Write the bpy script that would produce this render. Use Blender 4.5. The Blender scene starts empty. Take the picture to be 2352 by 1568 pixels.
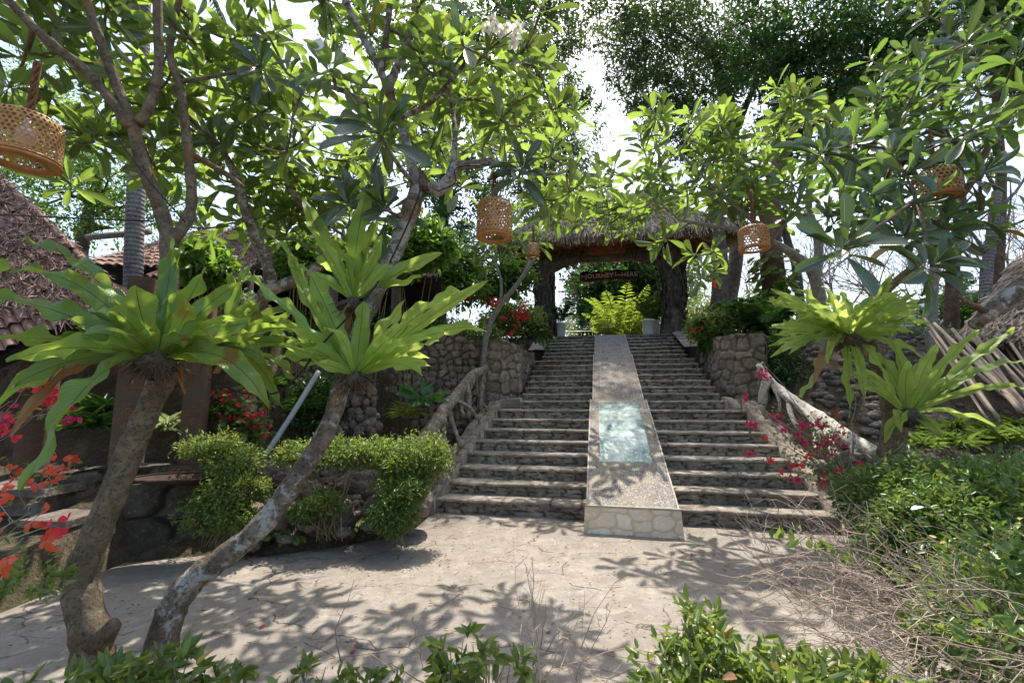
import bpy, math, random
import numpy as np
from mathutils import Vector, Matrix
from math import sin, cos, tan, atan, pi, radians

RNG = np.random.default_rng(11)
random.seed(11)
scene = bpy.context.scene
COL = scene.collection
U = RNG.uniform
def A(*v): return np.array(v, dtype=float)
def nrm(v):
    v = np.asarray(v, dtype=float)
    return v / np.maximum(np.linalg.norm(v, axis=-1, keepdims=True), 1e-9)

# ------------------------------------------------------------------ camera frame
H = 1.6
FPX = 1019.2
TH = atan(131.1 / FPX)
cT, sT = cos(TH), sin(TH)
def ray(px, py):
    x = (px - 1176.0) / FPX; u = (784.0 - py) / FPX
    return A(x, cT - u * sT, sT + u * cT)
def at(px, py, D):
    r = ray(px, py); return A(0, 0, H) + r * (D / r[1])
def gnd(px, py, z=0.0):
    r = ray(px, py); return A(0, 0, H) + r * ((z - H) / r[2])
cam_d = bpy.data.cameras.new('camera'); cam = bpy.data.objects.new('camera', cam_d)
COL.objects.link(cam); cam.location = (0, 0, H)
cam.rotation_euler = (pi / 2 + TH, 0, 0)
cam_d.sensor_width = 36; cam_d.lens = 36 * FPX / 2352; cam_d.clip_end = 2000; cam_d.clip_start = 0.05
scene.camera = cam

# stair frame
PSI = .195; BX, BY = 1.565, 6.146
cP, sP = cos(PSI), sin(PSI)
def S(x, y, z): return A(BX + cP * x + sP * y, BY - sP * x + cP * y, z)
def Sv(x, y, z): return np.stack([BX + cP * x + sP * y, BY - sP * x + cP * y, z + 0 * x], -1)
def invS(X, Y):
    dx, dy = X - BX, Y - BY
    return cP * dx - sP * dy, sP * dx + cP * dy

# ------------------------------------------------------------------ object helpers
def tag(o, label=None, cat=None, group=None, kind=None):
    if label: o['label'] = label
    if cat: o['category'] = cat
    if group: o['group'] = group
    if kind: o['kind'] = kind
    return o
def thing(name, loc, label, cat, group=None):
    o = bpy.data.objects.new(name, None); COL.objects.link(o)
    o.location = loc; o.empty_display_size = .1
    return tag(o, label, cat, group)

class G:
    """mesh collector, quads only"""
    def __init__(s): s.V = []; s.Fc = []; s.UV = []; s.at = {}; s.n = 0
    def add(s, V, Q, uv=None, **attrs):
        V = np.asarray(V, float).reshape(-1, 3); Q = np.asarray(Q, int).reshape(-1, 4)
        s.V.append(V); s.Fc.append(Q + s.n)
        if uv is None: uv = np.zeros((len(V), 2))
        s.UV.append(np.asarray(uv, float).reshape(-1, 2))
        for k, a in attrs.items(): s.at.setdefault(k, []).append((s.n, np.asarray(a, float).ravel()))
        s.n += len(V); return s
    def grid(s, P, uv=None, closed=False, **attrs):
        P = np.asarray(P, float); m, n = P.shape[:2]
        i, j = np.meshgrid(np.arange(m - 1), np.arange(n - 1), indexing='ij')
        a = i * n + j
        Q = np.stack([a, a + 1, a + n + 1, a + n], -1).reshape(-1, 4)
        if uv is None:
            a, b = np.meshgrid(np.linspace(0, 1, m), np.linspace(0, 1, n), indexing='ij'); uv = np.stack([b, a], -1)
        return s.add(P.reshape(-1, 3), Q, np.asarray(uv).reshape(-1, 2), **attrs)
    def tube(s, P, R, seg=8, cap=True, rough=0.0):
        P = np.asarray(P, float); R = np.asarray(R, float) * np.ones(len(P))
        if cap:
            P = np.vstack([P[:1], P, P[-1:]]); R = np.concatenate([[1e-4], R, [1e-4]])
        T = nrm(np.gradient(P, axis=0) if not cap else np.vstack([[P[2] - P[1]], np.gradient(P[1:-1], axis=0), [P[-2] - P[-3]]]))
        ref = A(0, 0, 1) if abs(T[len(T)//2][2]) < .9 else A(1, 0, 0)
        a = nrm(np.cross(T[0], ref)); fr = []
        for t in T:
            a = nrm(a - t * np.dot(a, t)); fr.append((a, np.cross(t, a)))
        an = np.linspace(0, 2 * pi, seg + 1)
        rr = np.ones((len(P), seg + 1))
        if rough:
            q = 1 + rough * RNG.normal(size=(len(P), seg)); q = np.hstack([q, q[:, :1]]); rr = q
        an = an[None, :]
        Ax = np.array([f[0] for f in fr])[:, None, :]; Bx = np.array([f[1] for f in fr])[:, None, :]
        V = P[:, None, :] + (Ax * np.cos(an)[..., None] + Bx * np.sin(an)[..., None]) * (R[:, None] * rr)[..., None]
        L = np.concatenate([[0], np.cumsum(np.linalg.norm(np.diff(P, axis=0), axis=1))])
        uv = np.stack([np.broadcast_to(an / (2 * pi), rr.shape), np.broadcast_to(L[:, None], rr.shape)], -1)
        return s.grid(V, uv)
    def box(s, c, h, R=None, jit=0):
        c = np.asarray(c, float); h = np.asarray(h, float)
        v = np.array([[x, y, z] for x in (-1, 1) for y in (-1, 1) for z in (-1, 1)], float) * h
        if jit: v = v + RNG.normal(size=v.shape) * jit
        if R is not None: v = v @ np.asarray(R).T
        v = v + c
        q = [(0, 1, 3, 2), (4, 6, 7, 5), (0, 4, 5, 1), (2, 3, 7, 6), (0, 2, 6, 4), (1, 5, 7, 3)]
        V = []; Q = []; 
        for k, f in enumerate(q):
            V += [v[i] for i in f]; Q.append([4 * k, 4 * k + 1, 4 * k + 2, 4 * k + 3])
        return s.add(V, Q, [(0, 0), (1, 0), (1, 1), (0, 1)] * 6)
    def obj(s, name, mat, parent=None, smooth=True, label=None):
        V = np.vstack(s.V); Q = np.vstack(s.Fc); UV = np.vstack(s.UV)
        if parent is not None and isinstance(parent, bpy.types.Object):
            par = parent; off = np.zeros(3); p = par
            while p is not None:
                off += np.array(p.location); p = p.parent
        else: par = None; off = V.mean(0) * A(1, 1, 0) + A(0, 0, V[:, 2].min())
        me = bpy.data.meshes.new(name)
        me.vertices.add(len(V)); me.vertices.foreach_set('co', (V - off).astype(np.float32).ravel())
        me.loops.add(Q.size); me.loops.foreach_set('vertex_index', Q.astype(np.int32).ravel())
        me.polygons.add(len(Q)); me.polygons.foreach_set('loop_start', np.arange(0, Q.size, 4, dtype=np.int32))
        me.polygons.foreach_set('loop_total', np.full(len(Q), 4, dtype=np.int32))
        if smooth: me.polygons.foreach_set('use_smooth', np.ones(len(Q), dtype=bool))
        uvl = me.uv_layers.new(name='UVMap'); uvl.data.foreach_set('uv', UV[Q.ravel()].astype(np.float32).ravel())
        for k, lst in s.at.items():
            arr = np.zeros(len(V), np.float32)
            for st, a in lst: arr[st:st + len(a)] = a
            at_ = me.attributes.new(k, 'FLOAT', 'POINT'); at_.data.foreach_set('value', arr)
        me.update(calc_edges=True); me.validate()
        me.materials.append(mat)
        o = bpy.data.objects.new(name, me); COL.objects.link(o)
        if par is not None: o.parent = par
        else: o.location = off
        if label: o['label'] = label
        return o

def bez(p0, p1, p2, n=8):
    t = np.linspace(0, 1, n)[:, None]
    return (1 - t) ** 2 * p0 + 2 * t * (1 - t) * p1 + t * t * p2
def smoothpath(P, k=4):
    P = np.asarray(P, float); n = len(P)
    t = np.arange(n); tt = np.linspace(0, n - 1, (n - 1) * k + 1)
    out = []
    for x in tt:
        i = min(int(x), n - 2); f = x - i
        p0 = P[max(i - 1, 0)]; p1 = P[i]; p2 = P[i + 1]; p3 = P[min(i + 2, n - 1)]
        out.append(.5 * ((2 * p1) + (-p0 + p2) * f + (2 * p0 - 5 * p1 + 4 * p2 - p3) * f * f + (-p0 + 3 * p1 - 3 * p2 + p3) * f ** 3))
    return np.array(out)

# ------------------------------------------------------------------ numpy noise
def hsh(i, j, k=0):
    x = np.sin(i * 127.1 + j * 311.7 + k * 74.7) * 43758.5453
    return x - np.floor(x)
def vnoise(x, y, seed=0):
    i, j = np.floor(x), np.floor(y); f, g = x - i, y - j
    f = f * f * (3 - 2 * f); g = g * g * (3 - 2 * g)
    a, b, c, d = hsh(i, j, seed), hsh(i + 1, j, seed), hsh(i, j + 1, seed), hsh(i + 1, j + 1, seed)
    return (a * (1 - f) + b * f) * (1 - g) + (c * (1 - f) + d * f) * g
def fbm(x, y, seed=0, o=4):
    s = 0; a = .5
    for k in range(o):
        s = s + a * vnoise(x * 2 ** k, y * 2 ** k, seed + k); a *= .5
    return s
def voro(u, v, seed=0):
    i, j = np.floor(u), np.floor(v); F1 = np.full(u.shape, 9.); F2 = np.full(u.shape, 9.); cid = np.zeros(u.shape)
    for a in (-1, 0, 1):
        for b in (-1, 0, 1):
            ci, cj = i + a, j + b
            px = ci + .5 + .8 * (hsh(ci, cj, seed) - .5); py = cj + .5 + .7 * (hsh(ci, cj, seed + 5) - .5)
            d = np.maximum(np.abs(u - px), np.abs(v - py)) * .6 + np.hypot(u - px, v - py) * .4
            r = hsh(ci, cj, seed + 9)
            m = d < F1
            F2 = np.where(m, F1, np.minimum(F2, d)); cid = np.where(m, r, cid); F1 = np.where(m, d, F1)
    return F1, F2, cid
def sst(a, b, x):
    t = np.clip((x - a) / (b - a), 0, 1); return t * t * (3 - 2 * t)

def stone_grid(g, P, N, su, sv, cu, cv, depth=.04, seed=0, rough=.012):
    """P grid of points, N normals, su/sv metric coords; relief of laid stones along N"""
    w = fbm(su * 3, sv * 3, seed) - .5; w2 = fbm(su * 3 + 7, sv * 3 + 3, seed) - .5
    F1, F2, cid = voro((su + .20 * w * min(1, cu / .25)) / cu, (sv + .20 * w2 * min(1, cv / .2)) / cv, seed)
    e = F2 - F1; m = sst(.0, .16, e)
    d = depth * (m - .75) + depth * .7 * (cid - .5) * m + rough * (fbm(su * 14, sv * 14, seed + 3) - .5) * 2.6
    g.grid(P + N * d[..., None], uv=np.stack([su, sv], -1), cid=cid, jt=1 - sst(.02, .17, e))

# ------------------------------------------------------------------ materials
class NT:
    def __init__(s, name):
        s.m = bpy.data.materials.new(name); s.m.use_nodes = True; s.t = s.m.node_tree; s.t.nodes.clear()
        s.out = s.n('ShaderNodeOutputMaterial')
        s.co = s.n('ShaderNodeTexCoord')
    def n(s, ty, **kw):
        x = s.t.nodes.new(ty)
        for k, v in kw.items():
            if k in x.inputs: s.set(x, k, v)
            else: setattr(x, k, v)
        return x
    def set(s, x, k, v):
        if isinstance(v, bpy.types.NodeSocket): s.t.links.new(v, x.inputs[k])
        else:
            i = x.inputs[k]
            if hasattr(i.default_value, '__len__') and not isinstance(v, str):
                v = tuple(v) + (1,) * (len(i.default_value) - len(v)) if hasattr(v, '__len__') else (v,) * len(i.default_value)
            i.default_value = v
    def noise(s, scale, detail=4, rough=.55, vec=None, dist=0):
        x = s.n('ShaderNodeTexNoise', Scale=scale, Detail=detail, Roughness=rough, Distortion=dist)
        s.t.links.new(vec or s.co.outputs['Object'], x.inputs['Vector']); return x.outputs['Fac']
    def ramp(s, f, stops):
        x = s.n('ShaderNodeValToRGB'); s.t.links.new(f, x.inputs[0]); e = x.color_ramp.elements
        while len(e) < len(stops): e.new(.5)
        for q, (p, c) in zip(e, stops):
            q.position = p; q.color = (c, c, c, 1) if not hasattr(c, '__len__') else (*c, 1)
        return x.outputs[0]
    def mix(s, f, a, b, mode='MIX'):
        x = s.n('ShaderNodeMix', data_type='RGBA', blend_type=mode)
        for idx, v in ((0, f), (6, a), (7, b)):
            if isinstance(v, bpy.types.NodeSocket): s.t.links.new(v, x.inputs[idx])
            else: x.inputs[idx].default_value = v if idx == 0 else (*v, 1)
        return x.outputs[2]
    def math(s, op, a, b=0.0, c=0.0):
        x = s.n('ShaderNodeMath', operation=op)
        for i, v in enumerate((a, b, c)):
            if isinstance(v, bpy.types.NodeSocket): s.t.links.new(v, x.inputs[i])
            else: x.inputs[i].default_value = v
        return x.outputs[0]
    def attr(s, name): return s.n('ShaderNodeAttribute', attribute_name=name).outputs['Fac']
    def rnd(s): return s.n('ShaderNodeNewGeometry').outputs['Random Per Island']
    def uv(s):
        sp = s.n('ShaderNodeSeparateXYZ'); s.t.links.new(s.co.outputs['UV'], sp.inputs[0]); return sp.outputs[0], sp.outputs[1]
    def bump(s, h, st=.3, d=.02):
        x = s.n('ShaderNodeBump', Strength=st, Distance=d); s.t.links.new(h, x.inputs['Height']); return x.outputs[0]
    def vmap(s, sc, src='Object'):
        x = s.n('ShaderNodeMapping'); s.t.links.new(s.co.outputs[src], x.inputs[0]); x.inputs['Scale'].default_value = sc; return x.outputs[0]
    def pbr(s, col, rough=.8, normal=None, spec=.3, **kw):
        b = s.n('ShaderNodeBsdfPrincipled'); s.set(b, 'Base Color', col); s.set(b, 'Roughness', rough); s.set(b, 'Specular IOR Level', spec)
        for k, v in kw.items(): s.set(b, k, v)
        if normal: s.t.links.new(normal, b.inputs['Normal'])
        return b.outputs[0]
    def done(s, sh):
        s.t.links.new(sh, s.out.inputs[0]); return s.m

def leafmat(name, dark, light, trans, tw=.45, rough=.38, rib=None, ribw=.03, spots=None, spec=.5, yellow=None, veins=0, var=.5, orn=False):
    s = NT(name); r = s.n('ShaderNodeObjectInfo').outputs['Random'] if orn else s.rnd(); u, v = s.uv()
    n = s.noise(3.0, 3)
    c = s.mix(r, dark, light); t = s.mix(r, tuple(x * .8 for x in trans), trans)
    if yellow is not None:
        ym = s.ramp(r, [(1 - yellow[1] - .01, 0), (1 - yellow[1], 1)]); c = s.mix(ym, c, yellow[0]); t = s.mix(ym, t, yellow[0])
    c = s.mix(s.ramp(n, [(.3, 0), (.7, .35)]), c, tuple(min(1, x * 1.5) for x in light))
    nm = None
    if spots is not None:
        sp = s.ramp(s.noise(2.6, 2), [(.60, 0), (.68, .85)]); c = s.mix(sp, c, spots); t = s.mix(sp, t, tuple(x * .6 for x in spots))
    if rib is not None:
        d = s.math('ABSOLUTE', s.math('SUBTRACT', u, .5)); m = s.math('LESS_THAN', d, ribw)
        c = s.mix(m, c, rib); t = s.mix(m, t, rib)
        if veins:
            w = s.math('SINE', s.math('MULTIPLY', s.math('ADD', v, s.math('MULTIPLY', d, -.22)), veins))
            nm = s.bump(w, .25, .004)
            vm = s.ramp(w, [(.80, 0), (.98, .16)])
            c = s.mix(vm, c, tuple(min(1, x * 1.6 + .02) for x in light)); t = s.mix(vm, t, tuple(min(1, x * 1.3) for x in trans))
    p = s.pbr(c, rough, nm, spec)
    tr = s.n('ShaderNodeBsdfTranslucent'); s.set(tr, 'Color', t)
    mx = s.n('ShaderNodeMixShader'); fr_ = s.math('FRACT', s.math('MULTIPLY', r, 7.31))
    s.t.links.new(s.ramp(fr_, [(.0, tw * var), (.28, tw * var + .03), (.45, tw * .8), (.6, tw), (1, min(1, tw * 1.15))]), mx.inputs[0])
    s.t.links.new(p, mx.inputs[1]); s.t.links.new(tr.outputs[0], mx.inputs[2])
    return s.done(mx.outputs[0])

M = {}
M['plum'] = leafmat('plumeria_leaf', (.045, .085, .03), (.10, .16, .045), (.36, .52, .07), .56, .34, rib=(.24, .34, .12), ribw=.028, veins=150, spec=1.0, var=.2, yellow=((.50, .42, .05), .008))
M['plumd'] = leafmat('plumeria_leaf_dark', (.025, .055, .04), (.05, .095, .05), (.22, .37, .05), .44, .28, rib=(.22, .32, .12), ribw=.028, veins=150, spec=1.0, yellow=((.55, .33, .03), .006), var=.12)
M['plumx'] = leafmat('plumeria_leaf_old', (.03, .06, .028), (.06, .10, .045), (.13, .23, .03), .25, .3, rib=(.20, .28, .14), ribw=.028, veins=150, spec=1.0)
M['fern'] = leafmat('fern_frond', (.16, .27, .05), (.25, .38, .08), (.66, .84, .17), .6, .45, rib=(.012, .010, .006), ribw=.014, veins=200, spec=.45, orn=True)
M['fernd'] = leafmat('fern_frond_dark', (.06, .13, .03), (.14, .24, .035), (.46, .62, .09), .52, .38, rib=(.012, .010, .006), ribw=.014, veins=200, spec=.5, spots=(.20, .10, .012), orn=True)
M['fernr'] = leafmat('fern_frond_yellow', (.17, .26, .05), (.27, .37, .08), (.62, .78, .17), .57, .45, rib=(.03, .02, .006), ribw=.012, veins=200, spec=.4, orn=True)
M['tree1'] = leafmat('grey_green_foliage', (.03, .06, .02), (.075, .12, .04), (.20, .32, .06), .4, .5)
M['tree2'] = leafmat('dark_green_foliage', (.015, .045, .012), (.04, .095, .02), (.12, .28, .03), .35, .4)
M['tree3'] = leafmat('bright_green_foliage', (.04, .10, .015), (.09, .17, .02), (.28, .50, .04), .45, .45)
M['shrub'] = leafmat('clipped_shrub_leaf', (.06, .11, .02), (.16, .22, .05), (.38, .50, .08), .45, .45)
M['shrubf'] = leafmat('broad_shrub_leaf', (.05, .095, .02), (.15, .20, .045), (.36, .48, .07), .42, .35, rib=(.2, .3, .08), ribw=.03, yellow=((.45, .28, .03), .012))
M['hedge'] = leafmat('hedge_leaf', (.035, .085, .02), (.11, .18, .04), (.30, .44, .07), .38, .38, yellow=((.5, .42, .08), .02))
M['pale'] = leafmat('pale_variegated_leaf', (.20, .26, .12), (.40, .45, .25), (.4, .5, .2), .35, .45)
M['palm'] = leafmat('palm_leaflet', (.02, .07, .02), (.05, .13, .03), (.15, .35, .04), .35, .32)
M['palmy'] = leafmat('yellow_palm_leaflet', (.07, .14, .02), (.17, .25, .03), (.38, .52, .05), .48, .35)
M['ivy'] = leafmat('ivy_leaf', (.03, .09, .015), (.12, .2, .02), (.35, .5, .04), .4, .35)
M['magenta'] = leafmat('magenta_bract', (.42, .01, .07), (.60, .03, .13), (.72, .04, .16), .4, .5)
M['red'] = leafmat('red_bract', (.62, .02, .05), (.78, .06, .07), (.9, .06, .1), .4, .5)
M['orange'] = leafmat('orange_bract', (.62, .06, .03), (.80, .12, .05), (.9, .15, .05), .4, .5)
M['whitepetal'] = leafmat('white_petal', (.8, .8, .76), (.85, .85, .8), (.8, .8, .7), .35, .5)
M['dryleaf'] = leafmat('dry_leaf', (.13, .07, .03), (.28, .15, .06), (.28, .14, .04), .2, .7)

def bark(name, stops, scale=9, patch=((.33, .32, .28), .5), bumpd=.02, orange=0, ring=0):
    s = NT(name); n = s.noise(scale, 8, .72); c = s.ramp(n, stops)
    p = s.noise(scale * .9, 6, .72, dist=.4)
    c = s.mix(s.ramp(p, [(patch[1], 0), (patch[1] + .06, .8)]), c, patch[0])
    d = s.noise(scale * 5, 5, .7); c = s.mix(s.ramp(d, [(.53, 0), (.62, .7)]), c, (.03, .028, .02))
    d2 = s.noise(scale * 2.2, 5, .7); c = s.mix(s.ramp(d2, [(.58, 0), (.66, .6)]), c, (.06, .065, .03) if patch[1] < .56 else (.05, .04, .03))
    if orange: c = s.mix(s.ramp(s.noise(1.7, 3), [(.56, 0), (.68, orange)]), c, (.34, .15, .05))
    h = s.math('ADD', n, s.math('MULTIPLY', d, .5))
    if ring:
        u, v = s.uv(); w = s.math('SINE', s.math('MULTIPLY', v, ring)); h = s.math('ADD', h, s.math('MULTIPLY', w, .4))
        c = s.mix(s.ramp(w, [(.7, 0), (1, .4)]), c, (.06, .05, .045))
    return s.done(s.pbr(c, .88, s.bump(h, .8, bumpd), .2))
M['bark'] = bark('plumeria_bark', [(.3, (.085, .06, .04)), (.5, (.17, .13, .085)), (.7, (.30, .24, .16))], 9, ((.24, .21, .15), .55), .035, orange=.45)
M['barkl'] = bark('lichen_bark', [(.3, (.07, .055, .04)), (.5, (.17, .135, .10)), (.7, (.30, .26, .21))], 7, ((.46, .45, .41), .50), .04, orange=.4)
M['barkd'] = bark('dark_bark', [(.3, (.045, .036, .027)), (.5, (.12, .095, .07)), (.7, (.22, .18, .14))], 6, ((.13, .14, .09), .56), .05)
M['barkb'] = bark('brown_bark', [(.3, (.06, .035, .025)), (.5, (.15, .09, .06)), (.7, (.24, .16, .11))], 6, ((.2, .2, .15), .58), .04)
M['barkp'] = bark('palm_bark', [(.3, (.14, .12, .11)), (.6, (.26, .23, .21)), (.8, (.34, .31, .28))], 5, ((.30, .28, .26), .55), .02, ring=75)
M['barkg'] = bark('pale_twig', [(.3, (.16, .14, .12)), (.6, (.30, .27, .23)), (.8, (.42, .38, .33))], 12, ((.42, .40, .35), .55), .01)
M['log'] = bark('weathered_log', [(.35, (.13, .10, .075)), (.5, (.25, .20, .15)), (.65, (.36, .30, .24))], 7, ((.40, .36, .31), .56), .03)
M['twig'] = (lambda s: s.done(s.pbr(s.mix(s.rnd(), (.19, .14, .10), (.46, .38, .30)), .85)))(NT('dry_twig'))
M['stem'] = (lambda s: s.done(s.pbr(s.mix(s.rnd(), (.13, .10, .05), (.24, .2, .10)), .8)))(NT('shrub_stem'))

def stonem(name, cols, joint, moss=.0, dirt=.5, sc=1.0):
    s = NT(name); cid = s.attr('cid'); jt = s.attr('jt')
    c = s.ramp(cid, [(i / (len(cols) - 1), q) for i, q in enumerate(cols)])
    n = s.noise(7 * sc, 6, .65); c = s.mix(s.ramp(n, [(.35, .75 if dirt > .1 else .2), (.65, 0)]), c, tuple(x * .5 for x in cols[0]), 'MIX')
    n2 = s.noise(24 * sc, 4, .6); c = s.mix(s.ramp(n2, [(.55, 0), (.75, .5)]), c, tuple(min(1, x * 1.7) for x in cols[-1]))
    c = s.mix(jt, c, joint)
    if moss: c = s.mix(s.ramp(s.noise(2.2, 5, .6), [(.5, 0), (.66, moss)]), c, (.055, .075, .025))
    st = s.ramp(s.noise(1.1, 5, .65), [(.45, 0), (.7, dirt)]); c = s.mix(st, c, (.05, .042, .035))
    h = s.math('ADD', s.math('MULTIPLY', n, .8), s.math('MULTIPLY', n2, .6))
    return s.done(s.pbr(c, .9, s.bump(h, .7, .02), .2))
M['steps'] = stonem('step_stone', [(.26, .215, .17), (.39, .335, .27), (.31, .265, .215), (.46, .40, .325)], (.06, .05, .04), .15, .35)
M['wall'] = stonem('wall_stone', [(.16, .12, .09), (.27, .20, .145), (.22, .17, .13), (.36, .28, .21)], (.10, .08, .065), .25, .5)
M['wallr'] = stonem('warm_wall_stone', [(.22, .165, .12), (.36, .27, .19), (.29, .23, .18), (.44, .34, .25)], (.13, .105, .085), .2, .4)
M['walld'] = stonem('mossy_wall_stone', [(.07, .065, .05), (.14, .12, .085), (.10, .09, .07), (.18, .15, .11)], (.02, .018, .014), .5, .5)
M['kerb'] = stonem('kerb_stone', [(.28, .22, .17), (.42, .35, .27), (.34, .28, .22), (.48, .40, .32)], (.16, .13, .10), .1, .3)
M['facing'] = stonem('ramp_front_stone', [(.70, .56, .38), (.80, .67, .49), (.74, .60, .43), (.86, .76, .60)], (.55, .44, .31), .0, .08)

def f_patio():
    s = NT('patio_concrete')
    n = s.noise(.7, 6, .6); c = s.ramp(n, [(.3, (.205, .185, .155)), (.5, (.29, .262, .222)), (.7, (.37, .335, .285))])
    n2 = s.noise(7, 6, .7); c = s.mix(s.ramp(n2, [(.38, .7), (.58, 0)]), c, (.195, .165, .13))
    n4 = s.noise(60, 3, .6); c = s.mix(s.ramp(n4, [(.4, .45), (.62, 0)]), c, (.19, .155, .125))
    c = s.mix(s.ramp(s.noise(1.6, 5, .6, dist=1), [(.55, 0), (.72, .5)]), c, (.37, .315, .25))
    c = s.mix(s.ramp(s.noise(.9, 7, .72, dist=.8), [(.52, 0), (.60, .45)]), c, (.19, .165, .14))
    c = s.mix(s.ramp(s.noise(3.5, 7, .75, dist=2), [(.57, 0), (.62, .35)]), c, (.47, .41, .34))
    # cracks
    dn = s.n('ShaderNodeTexNoise', Scale=1.3, Detail=5); s.t.links.new(s.co.outputs['Object'], dn.inputs['Vector'])
    va = s.n('ShaderNodeVectorMath', operation='MULTIPLY_ADD'); s.t.links.new(dn.outputs['Color'], va.inputs[0]); va.inputs[1].default_value = (.9, .9, .9); s.t.links.new(s.vmap((.75, 1.25, 1)), va.inputs[2])
    vo = s.n('ShaderNodeTexVoronoi', feature='DISTANCE_TO_EDGE', Scale=.85); s.t.links.new(va.outputs[0], vo.inputs['Vector'])
    ck = s.ramp(vo.outputs['Distance'], [(0, 1), (.008, 0)])
    msk = s.ramp(s.noise(1.9, 3), [(.46, 0), (.54, 1)]); ck = s.math('MULTIPLY', ck, msk)
    va2 = s.n('ShaderNodeVectorMath', operation='MULTIPLY_ADD'); s.t.links.new(dn.outputs['Color'], va2.inputs[0]); va2.inputs[1].default_value = (.5, .5, .5); s.t.links.new(s.vmap((1.6, 3.6, 1)), va2.inputs[2])
    vo2 = s.n('ShaderNodeTexVoronoi', feature='DISTANCE_TO_EDGE', Scale=1.3); s.t.links.new(va2.outputs[0], vo2.inputs['Vector'])
    ck2 = s.math('MULTIPLY', s.ramp(vo2.outputs['Distance'], [(0, 1), (.022, 0)]), s.ramp(s.noise(3.1, 3, vec=s.vmap((1, 1.7, 1))), [(.54, 0), (.60, .8)]))
    ck = s.math('MAXIMUM', ck, ck2)
    c = s.mix(ck, c, (.075, .055, .04))
    h = s.math('SUBTRACT', s.math('ADD', s.math('MULTIPLY', n2, .5), s.math('MULTIPLY', n4, .15)), s.math('MULTIPLY', ck, .8))
    return s.done(s.pbr(c, .85, s.bump(h, .6, .03), .25))
M['patio'] = f_patio()
def f_soil():
    s = NT('soil'); n = s.noise(4, 7, .7); c = s.ramp(n, [(.3, (.035, .026, .018)), (.55, (.09, .068, .048)), (.75, (.17, .13, .095))])
    n2 = s.noise(25, 4); c = s.mix(s.ramp(n2, [(.55, 0), (.7, .6)]), c, (.20, .15, .10))
    c = s.mix(s.ramp(s.noise(.8, 4), [(.5, 0), (.65, .5)]), c, (.045, .06, .02))
    return s.done(s.pbr(c, .95, s.bump(s.math('ADD', n, n2), .8, .05), .1))
M['soil'] = f_soil()
def f_pebble():
    s = NT('pebble_concrete'); vo = s.n('ShaderNodeTexVoronoi', Scale=62); s.t.links.new(s.co.outputs['Object'], vo.inputs['Vector'])
    c = s.ramp(vo.outputs['Color'], [(.1, (.07, .06, .052)), (.35, (.19, .165, .145)), (.6, (.31, .27, .235)), (.85, (.55, .51, .45))])
    e = s.ramp(vo.outputs['Distance'], [(.0, 1), (.6, .0)])
    c = s.mix(s.ramp(vo.outputs['Distance'], [(.35, 0), (.6, .7)]), c, (.20, .17, .14))
    c = s.mix(s.ramp(s.noise(2.4, 4), [(.45, 0), (.6, .45)]), c, (.36, .30, .20))
    c = s.mix(s.ramp(s.noise(5.5, 6, .7), [(.56, 0), (.64, .75)]), c, (.07, .065, .06))
    return s.done(s.pbr(c, .75, s.bump(e, .6, .01), .3))
M['pebble'] = f_pebble()
def simple(name, c, rough=.6, spec=.4, nz=0, c2=None, sc=10, **kw):
    s = NT(name); col = c
    nm = None
    if c2 is not None:
        n = s.noise(sc, 5, .6); col = s.mix(s.ramp(n, [(.35, 0), (.65, 1)]), c, c2)
        if nz: nm = s.bump(n, nz, .02)
    return s.done(s.pbr(col, rough, nm, spec, **kw))
M['logw'] = bark('bleached_log', [(.35, (.36, .29, .22)), (.5, (.56, .49, .41)), (.65, (.70, .64, .56))], 9, ((.74, .70, .62), .5), .03)
M['edge'] = simple('ramp_edging', (.46, .42, .36), .8, .3, .4, (.32, .28, .23), 12)
M['wicker'] = simple('wicker', (.52, .27, .10), .55, .4, .3, (.34, .155, .05), 30)
M['rope'] = simple('rope', (.24, .13, .06), .9, .1, .5, (.12, .06, .03), 40)
M['bulb'] = simple('frosted_bulb', (.75, .75, .72), .3, .5)
M['cable'] = simple('black_cable', (.01, .01, .01), .5, .4)
M['pvc'] = simple('grey_pvc', (.42, .44, .46), .45, .4, .1, (.34, .36, .38), 5)
M['pot'] = simple('white_planter', (.72, .72, .70), .5, .4, .1, (.6, .6, .57), 3)
M['yellow'] = simple('cream_painted_metal', (.62, .58, .30), .5, .4)
M['signw'] = simple('dark_sign_wood', (.035, .018, .012), .8, .2, .8, (.075, .035, .02), 9)
M['letter'] = simple('faded_paint', (.62, .52, .46), .8, .2, .2, (.42, .33, .28), 12)
M['rust'] = simple('rusty_metal', (.09, .045, .03), .85, .2, .5, (.04, .03, .025), 6)
M['redwood'] = simple('red_brown_lattice', (.50, .20, .08), .75, .25, .4, (.28, .10, .04), 8)
M['carw'] = simple('white_car_paint', (.8, .8, .8), .25, .6, 0, **{'Coat Weight': .5})
M['glassd'] = simple('dark_window_glass', (.015, .018, .02), .05, .6)
M['rubber'] = simple('tyre_rubber', (.02, .02, .02), .8, .2)
M['bamboo'] = (lambda s: s.done(s.pbr(s.mix(s.rnd(), (.20, .145, .10), (.42, .33, .24)), .7, s.bump(s.noise(8, 4, vec=s.vmap((6, 6, .6))), .3, .01))))(NT('dry_bamboo'))
M['pool'] = simple('pale_green_tile', (.60, .80, .70), .4, .4, .2, (.50, .72, .62), 9)
M['poolf'] = simple('mosaic_painted_reflection', (.42, .55, .52), .4, .4, .3, (.70, .82, .79), 4.5)  # pale mottling paints the reflections of the glass into the floor colour
M['dark'] = simple('painted_interior_shade', (.02, .016, .013), .95, .1, .3, (.035, .028, .02), 3)  # shade of the open interior put in as a near-black colour
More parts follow.
